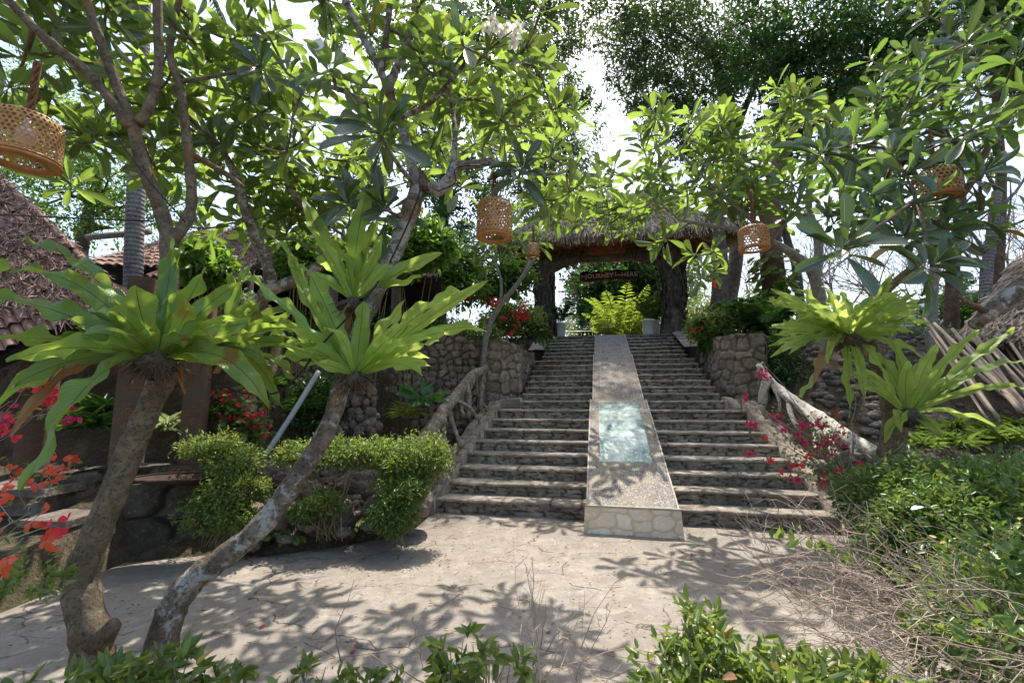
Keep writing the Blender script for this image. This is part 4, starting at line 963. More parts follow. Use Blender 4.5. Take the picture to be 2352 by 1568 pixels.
# E: right plumeria (carries the two right ferns)
treeE = plumeria('dark-leaved plumeria with twin ferns on its low trunk beside the pale log rail', [
    ([(2050, 1100, 5.4), (2048, 1040, 5.4), (2055, 960, 5.4), (2035, 880, 5.4), (1998, 790, 5.4), (1996, 730, 5.4), (2030, 672, 5.35), (2080, 630, 5.3), (2120, 585, 5.3), (2165, 500, 5.2), (2230, 420, 5.0), (2275, 330, 4.9), (2340, 240, 4.8)], [.16, .14, .125, .10, .08, .07, .055, .05, .05, .045, .04, .035, .03]),
    ([(2120, 585, 5.3), (2150, 540, 5.2), (2200, 515, 5.0), (2262, 450, 4.8)], [.03, .028, .025, .02]),
    ([(2165, 505, 5.2), (2100, 470, 5.0), (2040, 480, 4.8)], [.03, .024, .018]),
    ([(2262, 380, 5.0), (2200, 330, 4.8), (2130, 300, 4.7)], [.028, .024, .018]),
], [(2150, 330, 4.9, (.9, .7, .5), 16), (2280, 210, 4.8, (.9, .7, .5), 14), (2000, 430, 4.9, (.8, .6, .5), 12), (2120, 500, 4.6, (.6, .5, .3), 9), (1990, 250, 5.2, (.8, .7, .5), 10), (2330, 450, 4.6, (.5, .5, .5), 5)], 64, leaf='plumd', L=.33, W=.088, seed=41, old=[(1940, 565, 3.4, .42), (2140, 610, 3.6, .42), (2080, 540, 4.2, .4), (1890, 350, 4.0, .36), (2020, 440, 4.2, .34), (2250, 400, 4.0, .36)],
    extra=[(2080, 400, 3.8), (1960, 330, 4.0), (2230, 300, 3.8), (2110, 470, 3.8), (2290, 260, 3.7), (2220, 100, 4.4)])
# F: spreading plumeria behind, towards the gate
plumeria('spreading plumeria with long pale limbs in front of the ivy-clad trunk', [
    ([at(1900, 830, 8.2), at(1895, 740, 8.1), at(1872, 640, 8.0), at(1845, 600, 7.8), at(1790, 565, 7.5), at(1735, 535, 7.2), at(1640, 520, 6.8), at(1560, 505, 6.5)], [.12, .11, .10, .075, .06, .05, .035, .02]),
    ([(1872, 640, 8.0), (1880, 560, 7.9), (1858, 480, 7.7), (1860, 400, 7.5), (1850, 300, 7.3)], [.08, .07, .06, .05, .03]),
    ([(1860, 500, 7.7), (1800, 450, 7.4), (1760, 400, 7.2), (1700, 350, 7.0)], [.05, .045, .04, .025]),
    ([(1780, 560, 7.4), (1720, 500, 7.0), (1650, 440, 6.8), (1560, 350, 6.6)], [.035, .03, .025, .02]),
], [(1560, 330, 6.8, (1.0, .8, .7), 14), (1700, 300, 7.0, (1.1, .8, .7), 18), (1850, 300, 7.3, (1.1, .8, .7), 16), (1640, 430, 6.8, (1.1, .8, .5), 12), (1490, 440, 6.6, (.6, .6, .25), 4), (1800, 450, 7.0, (1.0, .7, .5), 10), (1600, 560, 7.2, (.7, .5, .2), 3), (1420, 380, 7.0, (.4, .5, .3), 2)], 96, bark_='barkg', leaf='plum', L=.36, W=.10, seed=52, extra=[(1470, 310, 6.6), (1500, 250, 6.6), (1610, 640, 8), (1640, 620, 8.1)])
# G: tall right plumeria
plumeria('tall plumeria with one straight pale stem beyond the dark-leaved plumeria', [
    ([at(2130, 880, 8.6), at(2140, 760, 8.5), at(2150, 560, 8.3), at(2165, 380, 8.0), at(2172, 200, 7.7), at(2168, 60, 7.5), at(2175, -60, 7.4)], [.08, .075, .07, .06, .05, .045, .035]),
    ([(2168, 300, 7.9), (2100, 240, 7.5), (2040, 180, 7.2)], [.04, .03, .02]), ([(2170, 180, 7.7), (2230, 120, 7.5), (2310, 60, 7.3)], [.04, .03, .02]),
], [(2090, 170, 7.3, (1.0, .8, .7), 12), (2230, 60, 7.3, (1.2, .8, .7), 12), (2160, -60, 7.4, (1.2, .9, .5), 6), (2020, 330, 7.2, (.8, .7, .5), 7), (2310, 350, 7.2, (.8, .7, .7), 7)], 50, bark_='barkg', leaf='plumd', L=.40, W=.11, seed=63)
# H: cut branch entering from the right
RNG = np.random.default_rng(70); U = RNG.uniform
t = thing('leaning_trunk', at(2480, 560, 4.2), 'thick bare branch with a sawn end slanting in over the bamboo poles', 'tree')
g = G(); g.tube(smoothpath([A(at(2520, 500, 4.3)[0], 4.3, g1(at(2520, 500, 4.3)[0], 4.3)), at(2530, 560, 4.3), at(2440, 600, 4.25), at(2350, 655, 4.2), at(2290, 705, 4.15), at(2240, 745, 4.1)], 6), np.linspace(.11, .055, 31) * (1 + .06 * RNG.normal(size=31)), 14, rough=.04); g.obj('trunk', M['barkl'], t)
g = G(); g.tube([at(2262, 715, 4.1), at(2215, 690, 4.0), at(2195, 675, 3.95)], [.03, .02, .012], 8); g.obj('side_branch', M['barkb'], t)

# =================================================================== BIRD'S NEST FERNS
def fern_frond(c, tip, W, arch, tw, wav, n=40, m=5):
    wav = wav * 1.9; W = W * U(.82, 1.12)
    c = np.asarray(c); tip = np.asarray(tip); L = np.linalg.norm(tip - c)
    mid = c * .45 + tip * .55 + A(0, 0, arch * L); P = bez(c, mid, tip, n); P[:, 2] -= L * U(-.04, .13) * np.linspace(0, 1, n) ** 3; P = P + nrm(np.cross(tip - c, A(0, 0, 1))) * (L * U(-.07, .07) * np.sin(np.linspace(0, pi, n)))[:, None]; T = nrm(np.gradient(P, axis=0))
    rad = A(tip[0] - c[0], tip[1] - c[1], 0); rad = nrm(rad + 1e-6); tan_ = A(-rad[1], rad[0], 0)
    view = nrm(P[n // 2] - A(0, 0, H)); face = nrm(np.cross(T[n // 2], -view)); 
    if np.dot(face, tan_) < 0: face = -face
    sd0 = nrm(tan_ * (1 - tw) + face * tw)
    t = np.linspace(0, 1, n); w = W * (.22 + .78 * np.sin(np.pi * np.clip(t * .62 + .06, 0, 1)) ** .9) * (1 - t ** 5) ** .8 * np.interp(t, [0, .08, .3, 1], [.45, .7, 1, 1]); w = np.maximum(w, .004)
    ph = U(0, 6, 2); fr = U(5, 8) * L / .7
    x = np.linspace(-1, 1, 2 * m + 1); out = np.zeros((n, 2 * m + 1, 3))
    tws = 1.5 * (U() - .5)
    for i in range(n):
        sd = nrm(sd0 - T[i] * np.dot(sd0, T[i])); nn = np.cross(sd, T[i]); a = tws * t[i]; sd, nn = sd * cos(a) + nn * sin(a), nn * cos(a) - sd * sin(a)
        if nn[2] < 0: nn = -nn
        e = np.abs(x)
        z = .30 * e ** 1.3 * w[i] * (1 - .5 * t[i]) + wav * e ** 1.6 * np.where(x < 0, sin(t[i] * fr * 2 + ph[0]) + .6 * sin(t[i] * fr * 4.3 + ph[1]), sin(t[i] * fr * 2.2 + ph[1]) + .6 * sin(t[i] * fr * 3.9 + ph[0])) * min(1, t[i] * 3)
        ww = w[i] * (1 + .05 * np.sin(t[i] * fr * 3.1 + ph[0] * np.sign(x)) + .025 * np.sin(t[i] * fr * 7.7 + ph[1] * np.sign(x)))
        out[i] = P[i] + sd * (x * ww * .5)[:, None] + nn * z[:, None]
    uv = np.stack(np.broadcast_arrays((x[None, :] + 1) / 2, t[:, None]), -1)
    return out, uv
def nestfern(c, tips, label, mat, W=.11, fill=8, fr=.55, wav=.012, seed=0, arch=.12, brown=(), rootr=.09, twr=(.35, .85), sz=1.0, dz=(.0, .7)):
    global RNG, U
    RNG = np.random.default_rng(seed); U = RNG.uniform
    c = at(*c); t = thing('birds_nest_fern', c, label, 'fern')
    g = G(); n, m_ = 12, 9; a, b = np.meshgrid(np.linspace(0, 2 * pi, n + 1), np.linspace(0, pi, m_), indexing='ij'); w = 1 + .2 * np.sin(a * 3 + b * 5)
    g.grid(c + A(0, 0, -.03) + rootr * np.stack([np.sin(b) * np.cos(a) * w, np.sin(b) * np.sin(a) * w, np.cos(b) * .9 * w], -1))
    q = rsph(160); q[:, 2] = -abs(q[:, 2]) * .8; scatter(g, c + q * rootr * .9, q + A(0, 0, -.5) + RNG.normal(size=q.shape) * .4, rsph(160), U(.05, .14, 160), .008, T_STRAND)
    g.obj('root_ball', M['barkd'], t)
    k = 0
    lst = [(at(px_, py_, D), w_ * W, ar) for (px_, py_, D, w_, ar) in tips]
    for i in range(fill):
        a = U(0, 2 * pi); l = fr * U(.7, 1.1); lst.append((c + A(cos(a) * l, sin(a) * l * .8, l * U(*dz)), W * U(.7, 1), U(.02, .2)))
    for i in range(3):
        a = U(0, 2 * pi); l = U(.10, .22) * (fr / .5) ** .5; P, uv = fern_frond(c + A(cos(a), sin(a), -.4) * rootr * .7, c + A(cos(a) * (rootr + l * .35), sin(a) * (rootr + l * .35) - .02, -l - .03), U(.02, .045), .25, .5, .012, n=14); g = G(); g.grid(P, uv); o = g.obj('dead_frond', M['dryleaf'], t)
    for (tip, w_, ar) in lst:
        r0 = nrm(tip - c) * A(1, 1, .2) * rootr * .35
        P, uv = fern_frond(c + r0, tip, w_, ar + arch * .3, U(*twr), wav); g = G(); g.grid(P, uv)
        mm = M['dryleaf'] if k in brown else M[mat]
        o = g.obj('frond', mm, t)
        if k in brown: o['label'] = 'withered brown frond'
        k += 1
    return t
nestfern((362, 822, 2.62), [(-60, 575, 2.6, 1.3, .15), (60, 545, 2.9, 1.1, .12), (95, 600, 2.5, 1.35, .12), (-20, 690, 2.4, 1.4, .12), (-50, 790, 2.5, 1.2, .1), (30, 860, 2.3, 1.1, .15), (58, 1085, 2.15, 1.5, .42),
    (398, 545, 2.75, 1.15, .0), (420, 560, 2.8, .9, .05), (475, 610, 2.7, 1.3, .0), (312, 650, 2.35, 1.5, .05), (215, 635, 2.5, 1.2, .08), (620, 928, 2.35, 1.35, .28), (560, 645, 2.75, 1.1, .12), (600, 770, 2.7, 1.0, .12),
    (-30, 940, 2.4, 1.0, .3), (130, 700, 2.9, 1.3, .1), (440, 690, 2.3, 1.1, .08), (20, 800, 2.2, 1.2, .1), (250, 690, 2.4, 1.2, .05), (25, 975, 2.5, .7, .4)],
    'largest fern, dark green with brown-spotted fronds, in the fork of the stout leaning trunk', 'fernd', W=.10, fill=26, fr=.5, wav=.016, seed=101, rootr=.10, brown=(20,))
nestfern((505, 795, 3.25), [(686, 869, 3.1, 1.0, .15), (641, 925, 3.0, 1.0, .2), (714, 800, 3.1, 1.1, .08), (577, 590, 3.3, 1.1, .02), (700, 740, 3.3, 1.2, .1), (590, 680, 3.2, 1.1, .05), (530, 620, 3.4, .9, .02), (615, 840, 2.9, 1.2, .1), (660, 700, 3.5, 1.1, .1), (540, 700, 3.0, 1.0, .0)],
    'olive fern with broad sideways fronds tucked behind the largest fern', 'fernd', W=.095, fill=10, fr=.5, seed=102)
nestfern((815, 862, 3.12), [(1080, 641, 3.1, 1.2, .06), (1122, 655, 3.25, 1.0, .05), (1120, 725, 3.1, .95, .12), (1020, 762, 3.0, 1.0, .08), (1008, 785, 3.2, .9, .1), (970, 842, 2.9, .9, .18), (987, 807, 3.3, .8, .1), (895, 762, 2.8, 1.0, .08),
    (834, 698, 2.95, 1.25, .0), (700, 590, 3.05, 1.5, -.02), (567, 632, 3.1, 1.0, .05), (612, 479, 3.3, .75, -.06), (660, 578, 3.4, .8, .0), (633, 812, 2.95, 1.0, .18), (700, 790, 2.8, 1.0, .12), (620, 760, 3.2, 1.0, .12), (740, 700, 3.3, 1.1, .02), (930, 690, 3.3, 1.1, .02)],
    'bright lime fern on the leaning trunk, lower of the pair, fronds fanned wide', 'fern', W=.10, fill=16, fr=.5, wav=.014, seed=103, rootr=.075)
nestfern((812, 690, 3.22), [(695, 455, 3.2, 1.25, -.02), (845, 440, 3.2, 1.35, .0), (806, 512, 3.15, 1.0, .0), (1017, 579, 3.35, .9, .06), (968, 638, 3.35, .8, .06), (780, 560, 3.1, .9, .0), (900, 560, 3.5, .9, .0), (870, 500, 3.4, 1.0, .0), (740, 520, 3.4, 1.0, .0)],
    'bright lime fern on the leaning trunk, upper of the pair, fronds upright', 'fern', W=.108, fill=5, fr=.4, wav=.012, seed=104, rootr=.06, dz=(.5, 1.2))
nestfern((1948, 775, 5.1), [(1835, 654, 5.0, 1.1, .0), (1797, 692, 4.9, 1.0, .04), (1772, 748, 4.8, 1.0, .06), (1769, 818, 4.9, .9, .15), (1842, 913, 4.8, 1.1, .28), (1865, 880, 4.7, 1.0, .3), (1986, 920, 4.8, 1.0, .2), (1951, 937, 4.9, .8, .3), (1891, 650, 5.1, 1.2, .0), (2018, 653, 5.1, 1.2, .0),
    (2050, 628, 5.3, 1.0, .0), (2109, 677, 5.2, 1.0, .04), (2113, 723, 5.0, 1.0, .08), (2120, 807, 4.9, 1.0, .12), (1957, 731, 4.7, 1.1, .0), (2056, 897, 4.9, 1.1, .25), (1870, 700, 4.8, 1.1, .0), (1930, 660, 5.2, 1.1, .0), (1975, 690, 4.9, 1.1, .0), (2060, 760, 4.8, 1.0, .1), (1815, 790, 4.9, .9, .1), (1900, 830, 4.6, .8, .2), (1825, 720, 5.0, 1.0, .05)],
    'yellow-green fern of many narrow fronds above the pale log rail', 'fernr', W=.11, fill=46, fr=.85, wav=.016, seed=105, brown=(5,), rootr=.13, twr=(.3, .8))
nestfern((2085, 950, 4.9), [(2154, 783, 4.8, 1.1, .0), (2248, 744, 4.8, 1.1, .02), (2332, 762, 4.7, 1.0, .03), (2370, 790, 4.9, 1.0, .04), (2352, 864, 4.6, .9, .06), (2284, 966, 4.6, .8, .15), (2168, 1000, 4.6, 1.1, .15), (2028, 1003, 4.7, 1.0, .2), (2011, 794, 4.9, 1.0, .0), (2040, 770, 4.8, 1.0, .0), (2090, 830, 4.6, 1.1, .0), (2070, 980, 4.5, .9, .2), (2130, 860, 4.7, 1.2, .0), (2230, 850, 5.0, 1.1, .03)],
    'lime fern lowest on the dark-leaved plumeria trunk, fronds swept towards the bamboo', 'fernr', W=.12, fill=6, fr=.6, wav=.012, seed=106, rootr=.11, dz=(.5, 1.1))
nestfern((975, 925, 7.3), [(905, 905, 7.2, 1, .2), (912, 880, 7.2, 1, .1), (970, 862, 7.3, 1, .0), (1000, 870, 7.4, .8, .0), (1040, 905, 7.2, 1, .2), (1030, 925, 7.0, 1, .2), (950, 930, 6.9, 1, .2), (985, 935, 6.9, 1, .2), (930, 870, 7.5, .8, .0)], 'small glossy green fern growing from the pebble wall', 'palm', W=.11, fill=8, fr=.4, seed=107, rootr=.06)
RNG = np.random.default_rng(500); U = RNG.uniform

# =================================================================== LANTERNS
def lantern(c, r, h, label, dome=.1, cord=.5, nc=34, hole=.62, tilt=0, grp='wicker lanterns hung in the trees'):
    c = at(*c); t = thing('wicker_lantern', c, label, 'lantern', grp); g = G()
    # profile: bottom rim, wall, rounded shoulder, top
    prof = [(r * .97, 0), (r, .02), (r, h * .80), (r * .93, h * .93), (r * .72, h), (r * .2, h + dome * .3)]
    pr = np.array(prof); Ls = np.concatenate([[0], np.cumsum(np.linalg.norm(np.diff(pr, axis=0), axis=1))])
    def pt(u, v):
        rr = np.interp(v, Ls, pr[:, 0]); zz = np.interp(v, Ls, pr[:, 1]); return np.stack([rr * np.cos(u), rr * np.sin(u), zz], -1) + c
    cw = 2 * pi / nc; s_ = cw * r / math.sqrt(3); rows = int(Ls[-1] / (1.5 * s_)); kk = np.arange(7) * pi / 3 + pi / 6
    V = []; Q = []
    for j in range(rows + 1):
        for i in range(nc):
            u0 = (i + .5 * (j % 2)) * cw; v0 = j * 1.5 * s_
            o = np.stack([u0 + np.cos(kk) * s_ / r, v0 + np.sin(kk) * s_], -1); q = np.stack([u0 + np.cos(kk) * s_ / r * hole, v0 + np.sin(kk) * s_ * hole], -1)
            vv = np.clip(np.stack([o[:, 1], q[:, 1]]), 0, Ls[-1]); uu = np.stack([o[:, 0], q[:, 0]])
            g.grid(pt(uu, vv))
    g.obj('woven_shade', M['wicker'], t)
    g = G(); an = np.linspace(0, 2 * pi, 29)
    for z, rad in ((.0, .008), (.018, .006)): g.tube(np.stack([c[0] + r * np.cos(an), c[1] + r * np.sin(an), c[2] + z + 0 * an], -1), rad, 6, cap=False)
    g.tube(np.stack([c[0] + r * .62 * np.cos(an), c[1] + r * .62 * np.sin(an), c[2] + .0 + 0 * an], -1), .007, 6, cap=False)
    a, b = np.meshgrid(an, np.linspace(.62, 1, 3), indexing='ij'); g.grid(np.stack([c[0] + r * b * np.cos(a), c[1] + r * b * np.sin(a), c[2] + .002 + 0 * a], -1))
    g.obj('base_ring', M['wicker'], t)
    g = G(); n = 16; zz = np.linspace(0, cord, n)
    for ph in (0, 2.1, 4.2): g.tube(np.stack([c[0] + .012 * np.cos(zz * 40 + ph), c[1] + .012 * np.sin(zz * 40 + ph), c[2] + h + zz], -1), .008, 6)
    g.tube([c + A(.02, 0, h * .7), c + A(.025, 0, h + cord)], .004, 5); g.obj('hanging_rope', M['rope'], t)
    g = G(); n, m_ = 12, 9; a, b = np.meshgrid(np.linspace(0, 2 * pi, n + 1), np.linspace(0, pi, m_), indexing='ij')
    g.grid(c + A(0, 0, h * .58) + .045 * np.stack([np.sin(b) * np.cos(a), np.sin(b) * np.sin(a), np.cos(b) * 1.25], -1)); g.tube([c + A(0, 0, h * .62), c + A(0, 0, h * .95)], .018, 8); g.obj('bulb', M['bulb'], t)
    return t
lantern((52, 372, 2.3), .152, .265, 'largest wicker lantern, wide honeycomb weave, near the tiled hut roof', cord=.34, nc=38, dome=.05)
lantern((1135, 545, 3.6), .148, .32, 'honeycomb wicker lantern hanging from the cut end of the thick bent branch', cord=.26, nc=30, hole=.5)
lantern((1225, 588, 8.4), .12, .24, 'smallest wicker lantern beside the gateway eave', cord=.35, nc=22)
lantern((1733, 572, 4.9), .16, .26, 'orange-rimmed wicker lantern half hidden behind the long pale limb', cord=.45, nc=28)
lantern((2155, 455, 4.3), .19, .28, 'wicker lantern deep among the dark leathery leaves', cord=.4, nc=28)

# =================================================================== CABLES, PIPES
def line(name, pts, r, mat, label, cat):
    g = G(); g.tube(smoothpath([at(*p) for p in pts], 5), r, 7); return tag(g.obj(name, M[mat]), label, cat)
line('cable', [(-80, 488, 3.4), (150, 500, 3.2), (352, 508, 3.0)], .006, 'cable', 'thin black cable running level past the tiled hut roof', 'cable')
line('cable', [(125, 105, 2.75), (230, 260, 2.8), (330, 400, 2.9), (425, 510, 3.0)], .005, 'cable', 'black cable slanting down between the forked branches', 'cable')
line('cable', [(968, 430, 3.25), (930, 530, 3.2), (860, 660, 3.15), (740, 790, 3.05), (700, 845, 3.0)], .007, 'cable', 'black cable taped along the leaning trunk through the lime ferns', 'cable')
line('cable', [(700, 845, 3.0), (640, 900, 3.0), (560, 902, 3.0), (480, 870, 3.05)], .006, 'cable', 'black cable looping below the olive fern', 'cable')
line('cable', [(1005, 440, 3.3), (1045, 420, 3.28), (1050, 385, 3.3), (1135, 378, 3.4)], .005, 'cable', 'black cable wrapped round the bend of the lantern branch', 'cable')
line('drain_pipe', [(732, 852, 6.4), (675, 945, 6.2), (605, 1052, 6.0)], .036, 'pvc', 'long grey plastic pipe slanting down against the dark wall', 'pipe')
line('standpipe', [(690, 1160, 5.2), (690, 1203, 5.2)], .018, 'pot', 'short white upright pipe among the boulders', 'pipe')
# rusty trough on planter wall
g = G(); an = np.linspace(0, 2 * pi, 25); c = at(405, 1098, 4.75)
for z, k in ((0, 1), (.015, 1.02)): g.tube(np.stack([c[0] + .40 * k * np.cos(an), c[1] + .26 * k * np.sin(an), c[2] + z + 0 * an], -1), .010, 6, cap=False)
a, b = np.meshgrid(an, np.linspace(0, 1, 3), indexing='ij'); g.grid(np.stack([c[0] + (.40 - .1 * b) * np.cos(a), c[1] + (.26 - .08 * b) * np.sin(a), c[2] + .01 - b * .05], -1)); g.grid(np.stack([c[0] + .30 * b * np.cos(a), c[1] + .18 * b * np.sin(a), c[2] - .04 + 0 * a], -1))
tag(g.obj('rusty_basin', M['rust']), 'shallow dark rusty metal tray on the low planter wall', 'basin')

# =================================================================== HUTS
def tiledroof(t, quad, rows, cols, fib, cover=.5):
    c4 = [np.asarray(q, float) for q in quad]; nn = nrm(np.cross(c4[1] - c4[0], c4[3] - c4[0])); nn = nn * np.sign(nn[2] + 1e-9)
    g = G(); 
    for off in (0, -.12): g.grid(np.array([[c4[0], c4[1]], [c4[3], c4[2]]]) + nn * off)
    for i in range(4):
        a, b = c4[i], c4[(i + 1) % 4]; g.grid(np.array([[a, b], [a - nn * .12, b - nn * .12]]))
    r = g.obj('roof', M['dark'], t, smooth=False)
    gt_ = G()
    for j in range(rows):
        for i in range(cols):
            a0, a1 = j / rows, (j + 1.25) / rows; b0, b1 = i / cols, (i + .95) / cols
            def q(b, a, h): return (c4[0] * (1 - b) + c4[1] * b) * (1 - min(a, 1)) + (c4[3] * (1 - b) + c4[2] * b) * min(a, 1) + nn * h
            j1 = U(-.004, .004)
            ks = np.linspace(0, 1, 6); P = np.array([[q(b0 + (b1 - b0) * k_, a0, .045 + .035 * sin(k_ * pi) + j1), q(b0 + (b1 - b0) * k_, a1, .012 + .03 * sin(k_ * pi) + j1)] for k_ in ks]); gt_.grid(P)
    gt_.obj('tiles', M['tile'], r)
    m = fib; b = U(0, 1, m); a = U(0, 1, m); msk = fbm(a * 4, b * 5, 3) > cover; a, b = a[msk][:, None], b[msk][:, None]; m = len(a)
    P = (c4[0] * (1 - b) + c4[1] * b) * (1 - a) + (c4[3] * (1 - b) + c4[2] * b) * a + nn * U(.05, .10, (m, 1))
    gf = G(); dn = nrm(c4[0] - c4[3]); scatter(gf, P, dn + RNG.normal(size=(m, 3)) * .45, nn + RNG.normal(size=(m, 3)) * .3, U(.05, .22, m), U(.006, .018, m), T_STRAND); gf.obj('bark_litter', M['fibre'], r)
    return r
h1 = thing('garden_hut', A(*at(60, 1100, 5.4)[:2], .3), 'open hut with red tiled roof covered in bark litter behind the largest fern', 'hut')
e1, e0 = at(305, 690, 4.7), at(-60, 340, 6.6); 
tiledroof(h1, [at(-330, 960, 3.9), e1, e0, at(-420, 420, 6.0)], 16, 22, 14000, .43)
for (a, D) in ((280, 5.3), (430, 5.9), (60, 5.6)):
    b0 = at(a, 1150, D); x, y = b0[0], b0[1]; g = G(); w = .115 if a < 400 else .105
    zt = at(a, 640, D)[2] if a == 280 else at(a, 700, D)[2]; ring = np.array([(-w, -w), (w, -w), (w, w), (-w, w), (-w, -w)]); 
    nz = 14; P = np.array([[A(x + q[0], y + q[1], z) for q in ring] for z in np.linspace(g1(x, y) - .1, zt, nz)]); L = np.array([0, .23, .46, .69, .92]); uv = np.array([[(l, z) for l in L] for z in np.linspace(0, zt, nz)])
    g.grid(P, uv); g.obj('brick_pillar', M['brick'], h1, smooth=False)
h2 = thing('tiled_house', A(*at(640, 800, 10)[:2], 2.7), 'dark open-fronted house with sagging litter-strewn tiled roof behind the forked plumeria', 'house')
RNG = np.random.default_rng(511); U = RNG.uniform
tiledroof(h2, [at(170, 610, 8.6), at(1010, 640, 9.4), at(930, 560, 13), at(470, 530, 12.5)], 14, 40, 22000, .30)
tiledroof(h2, [at(330, 640, 7.9), at(560, 640, 8.2), at(690, 480, 11), at(560, 520, 11)], 12, 14, 12000, .30)
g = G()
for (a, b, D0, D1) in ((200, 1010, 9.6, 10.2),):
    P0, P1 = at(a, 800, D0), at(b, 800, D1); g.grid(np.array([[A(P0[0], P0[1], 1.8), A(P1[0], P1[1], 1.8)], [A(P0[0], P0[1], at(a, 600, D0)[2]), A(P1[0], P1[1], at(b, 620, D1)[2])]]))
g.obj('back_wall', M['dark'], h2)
for (a, D) in ((560, 8.6), (760, 8.9), (905, 9.2)):
    x, y = at(a, 800, D)[:2]; g = G(); g.tube([A(x, y, 2.0), A(x, y, at(a, 620, D)[2])], .09, 9, rough=.05); g.obj('post', M['barkd'], h2)
for (p, q) in (((330, 655, 7.8), (600, 640, 8.1)), ((200, 545, 8.5), (345, 532, 8.4))):
    g = G(); g.tube([at(*p), at(*q)], .06, 9, rough=.05); g.obj('eave_pole', M['barkg'], h2)
# far-right thatched shelter
h3 = thing('thatched_shelter', A(*at(2400, 800, 9.5)[:2], 3.0), 'low straw-roofed shelter behind the bamboo poles', 'shelter')
c4 = [at(2215, 760, 9.0), at(2520, 780, 7.6), at(2560, 540, 9.5), at(2330, 600, 11)]; nn = nrm(np.cross(c4[1] - c4[0], c4[3] - c4[0])); nn = nn * np.sign(nn[2])
g = G(); g.grid(np.array([[c4[0], c4[1]], [c4[3], c4[2]]])); g.grid(np.array([[c4[0], c4[1]], [c4[3], c4[2]]]) - nn * .2); r_ = g.obj('roof', M['thatchd'], h3); g = G(); m = 9000; a = U(0, 1, (m, 1)); b = U(0, 1, (m, 1))
scatter(g, (c4[0] * (1 - b) + c4[1] * b) * (1 - a) + (c4[3] * (1 - b) + c4[2] * b) * a + nn * U(.0, .06, (m, 1)), nrm(c4[0] - c4[3]) + RNG.normal(size=(m, 3)) * .12, nn + RNG.normal(size=(m, 3)) * .3, U(.25, .6, m), U(.02, .04, m), T_STRAND); g.obj('straw', M['thatch'], r_)
for (a, D) in ((2290, 9.0), (2400, 8.5)):
    x, y = at(a, 800, D)[:2]; g = G(); g.tube([A(x, y, 1.5), A(x, y, at(a, 730, D)[2])], .06, 8); g.obj('post', M['barkd'], h3)

# bamboo poles leaning on the bank
for i in range(22):
    a = 2120 + i * 11 + U(-8, 8); D = U(7.3, 8.6); top = at(a, 735 + U(-15, 60) + (i % 3) * 20, D + .5); bot = at(a + 150 + U(-20, 60), 930 + i * 3 + U(-25, 45), D - 1.3)
    P = np.array([top * (1 - k_) + bot * k_ for k_ in np.linspace(0, 1, 12)]); R = .022 * (1 + .12 * (np.arange(12) % 2)) * U(.7, 1.5); g = G(); g.tube(P, R, 7)
    tag(g.obj('bamboo_pole', M['bamboo']), 'dry bamboo pole in the slanting heap on the bank beyond the low lime fern', 'pole', 'heap of bamboo poles on the bank')
# car
cc = at(2165, 738, 14.5); tcar = thing('parked_car', A(cc[0], cc[1], cc[2] - .6), 'white car with dark windows parked beyond the ferns', 'car')
def carloft(name, prof, y0, y1, mat, inset=.0):
    g = G(); P = np.array([[tcar_l + A(x, y, z) for (x, z) in prof] for y in (y0, y0 + .06, y1 - .06, y1)]); g.grid(P)
    for e in (P[0], P[-1]): 
        n = len(e); c_ = e.mean(0); g.grid(np.stack([e, np.repeat([c_], n, 0)], 1))
    return g.obj(name, M[mat], tcar)
tcar_l = A(cc[0], cc[1], cc[2] - .6)
carloft('body', [(-2.1, .3), (-2.15, .6), (-2.0, .85), (-1.1, .95), (1.9, .98), (2.1, .7), (2.1, .3), (-2.1, .3)], -.85, .85, 'carw')
carloft('cabin_glass', [(-1.2, .94), (-.5, 1.38), (1.2, 1.40), (1.85, .97), (-1.2, .94)], -.74, .74, 'glassd')
carloft('roof', [(-.55, 1.39), (-.4, 1.46), (1.1, 1.48), (1.25, 1.41), (-.55, 1.39)], -.75, .75, 'carw')
for x in (-1.35, 1.35):
    for y in (-.82, .82):
        g = G(); g.tube([tcar_l + A(x, y - .1, .32), tcar_l + A(x, y + .1, .32)], .32, 18); g.obj('wheel', M['rubber'], tcar)

# =================================================================== BACKGROUND TREES
def bgtree(name, label, trunks, blobs, n, L, W, mat, bk='barkd', tpl=T_SM, seed=1, group=None, cat='tree', per=60, clump=.13, hang=.3, shell=.5, base=None, limbs=True):
    global RNG, U
    RNG = np.random.default_rng(seed); U = RNG.uniform
    b0 = at(*trunks[0][0][0]); zb = g1(b0[0], b0[1]) if base is None else base
    t = thing(name, A(b0[0], b0[1], zb), label, cat, group)
    g = G(); nodes = []
    for k, (pts, r0, r1_) in enumerate(trunks):
        P = [at(*p) for p in pts]
        if k == 0 and P[0][2] > zb: P = [A(P[0][0], P[0][1], zb - .1)] + P
        P = smoothpath(P, 4); R = np.linspace(r0, r1_, len(P)); g.tube(P, R, 12, rough=.06); nodes += list(zip(P[len(P) // 2:], R[len(P) // 2:]))
    BL = [(at(b[0], b[1], b[2]), np.asarray(b[3], float) * np.ones(3)) for b in blobs]
    if limbs:
        for (c, r) in BL:
            for _ in range(8):
                q = c + rsph(1)[0] * r * U(.2, .9); j = np.argmin([np.linalg.norm(q - nd[0]) + max(0, nd[0][2] - q[2]) for nd in nodes]); p0, rr = nodes[j]
                mid = (p0 + q) / 2 + RNG.normal(size=3) * .12 * np.linalg.norm(q - p0); Q = bez(p0, mid, q, 6); R = np.linspace(min(rr * .7, .14), .02, 6); g.tube(Q, R, 6); nodes += [(Q[3], R[3])]
    g.obj('trunk', M[bk], t)
    g = G(); cloud(g, BL, n, L, W, tpl, .5, hang, clump, per, shell); g.obj('crown', M[mat], t)
    return t
T = bgtree
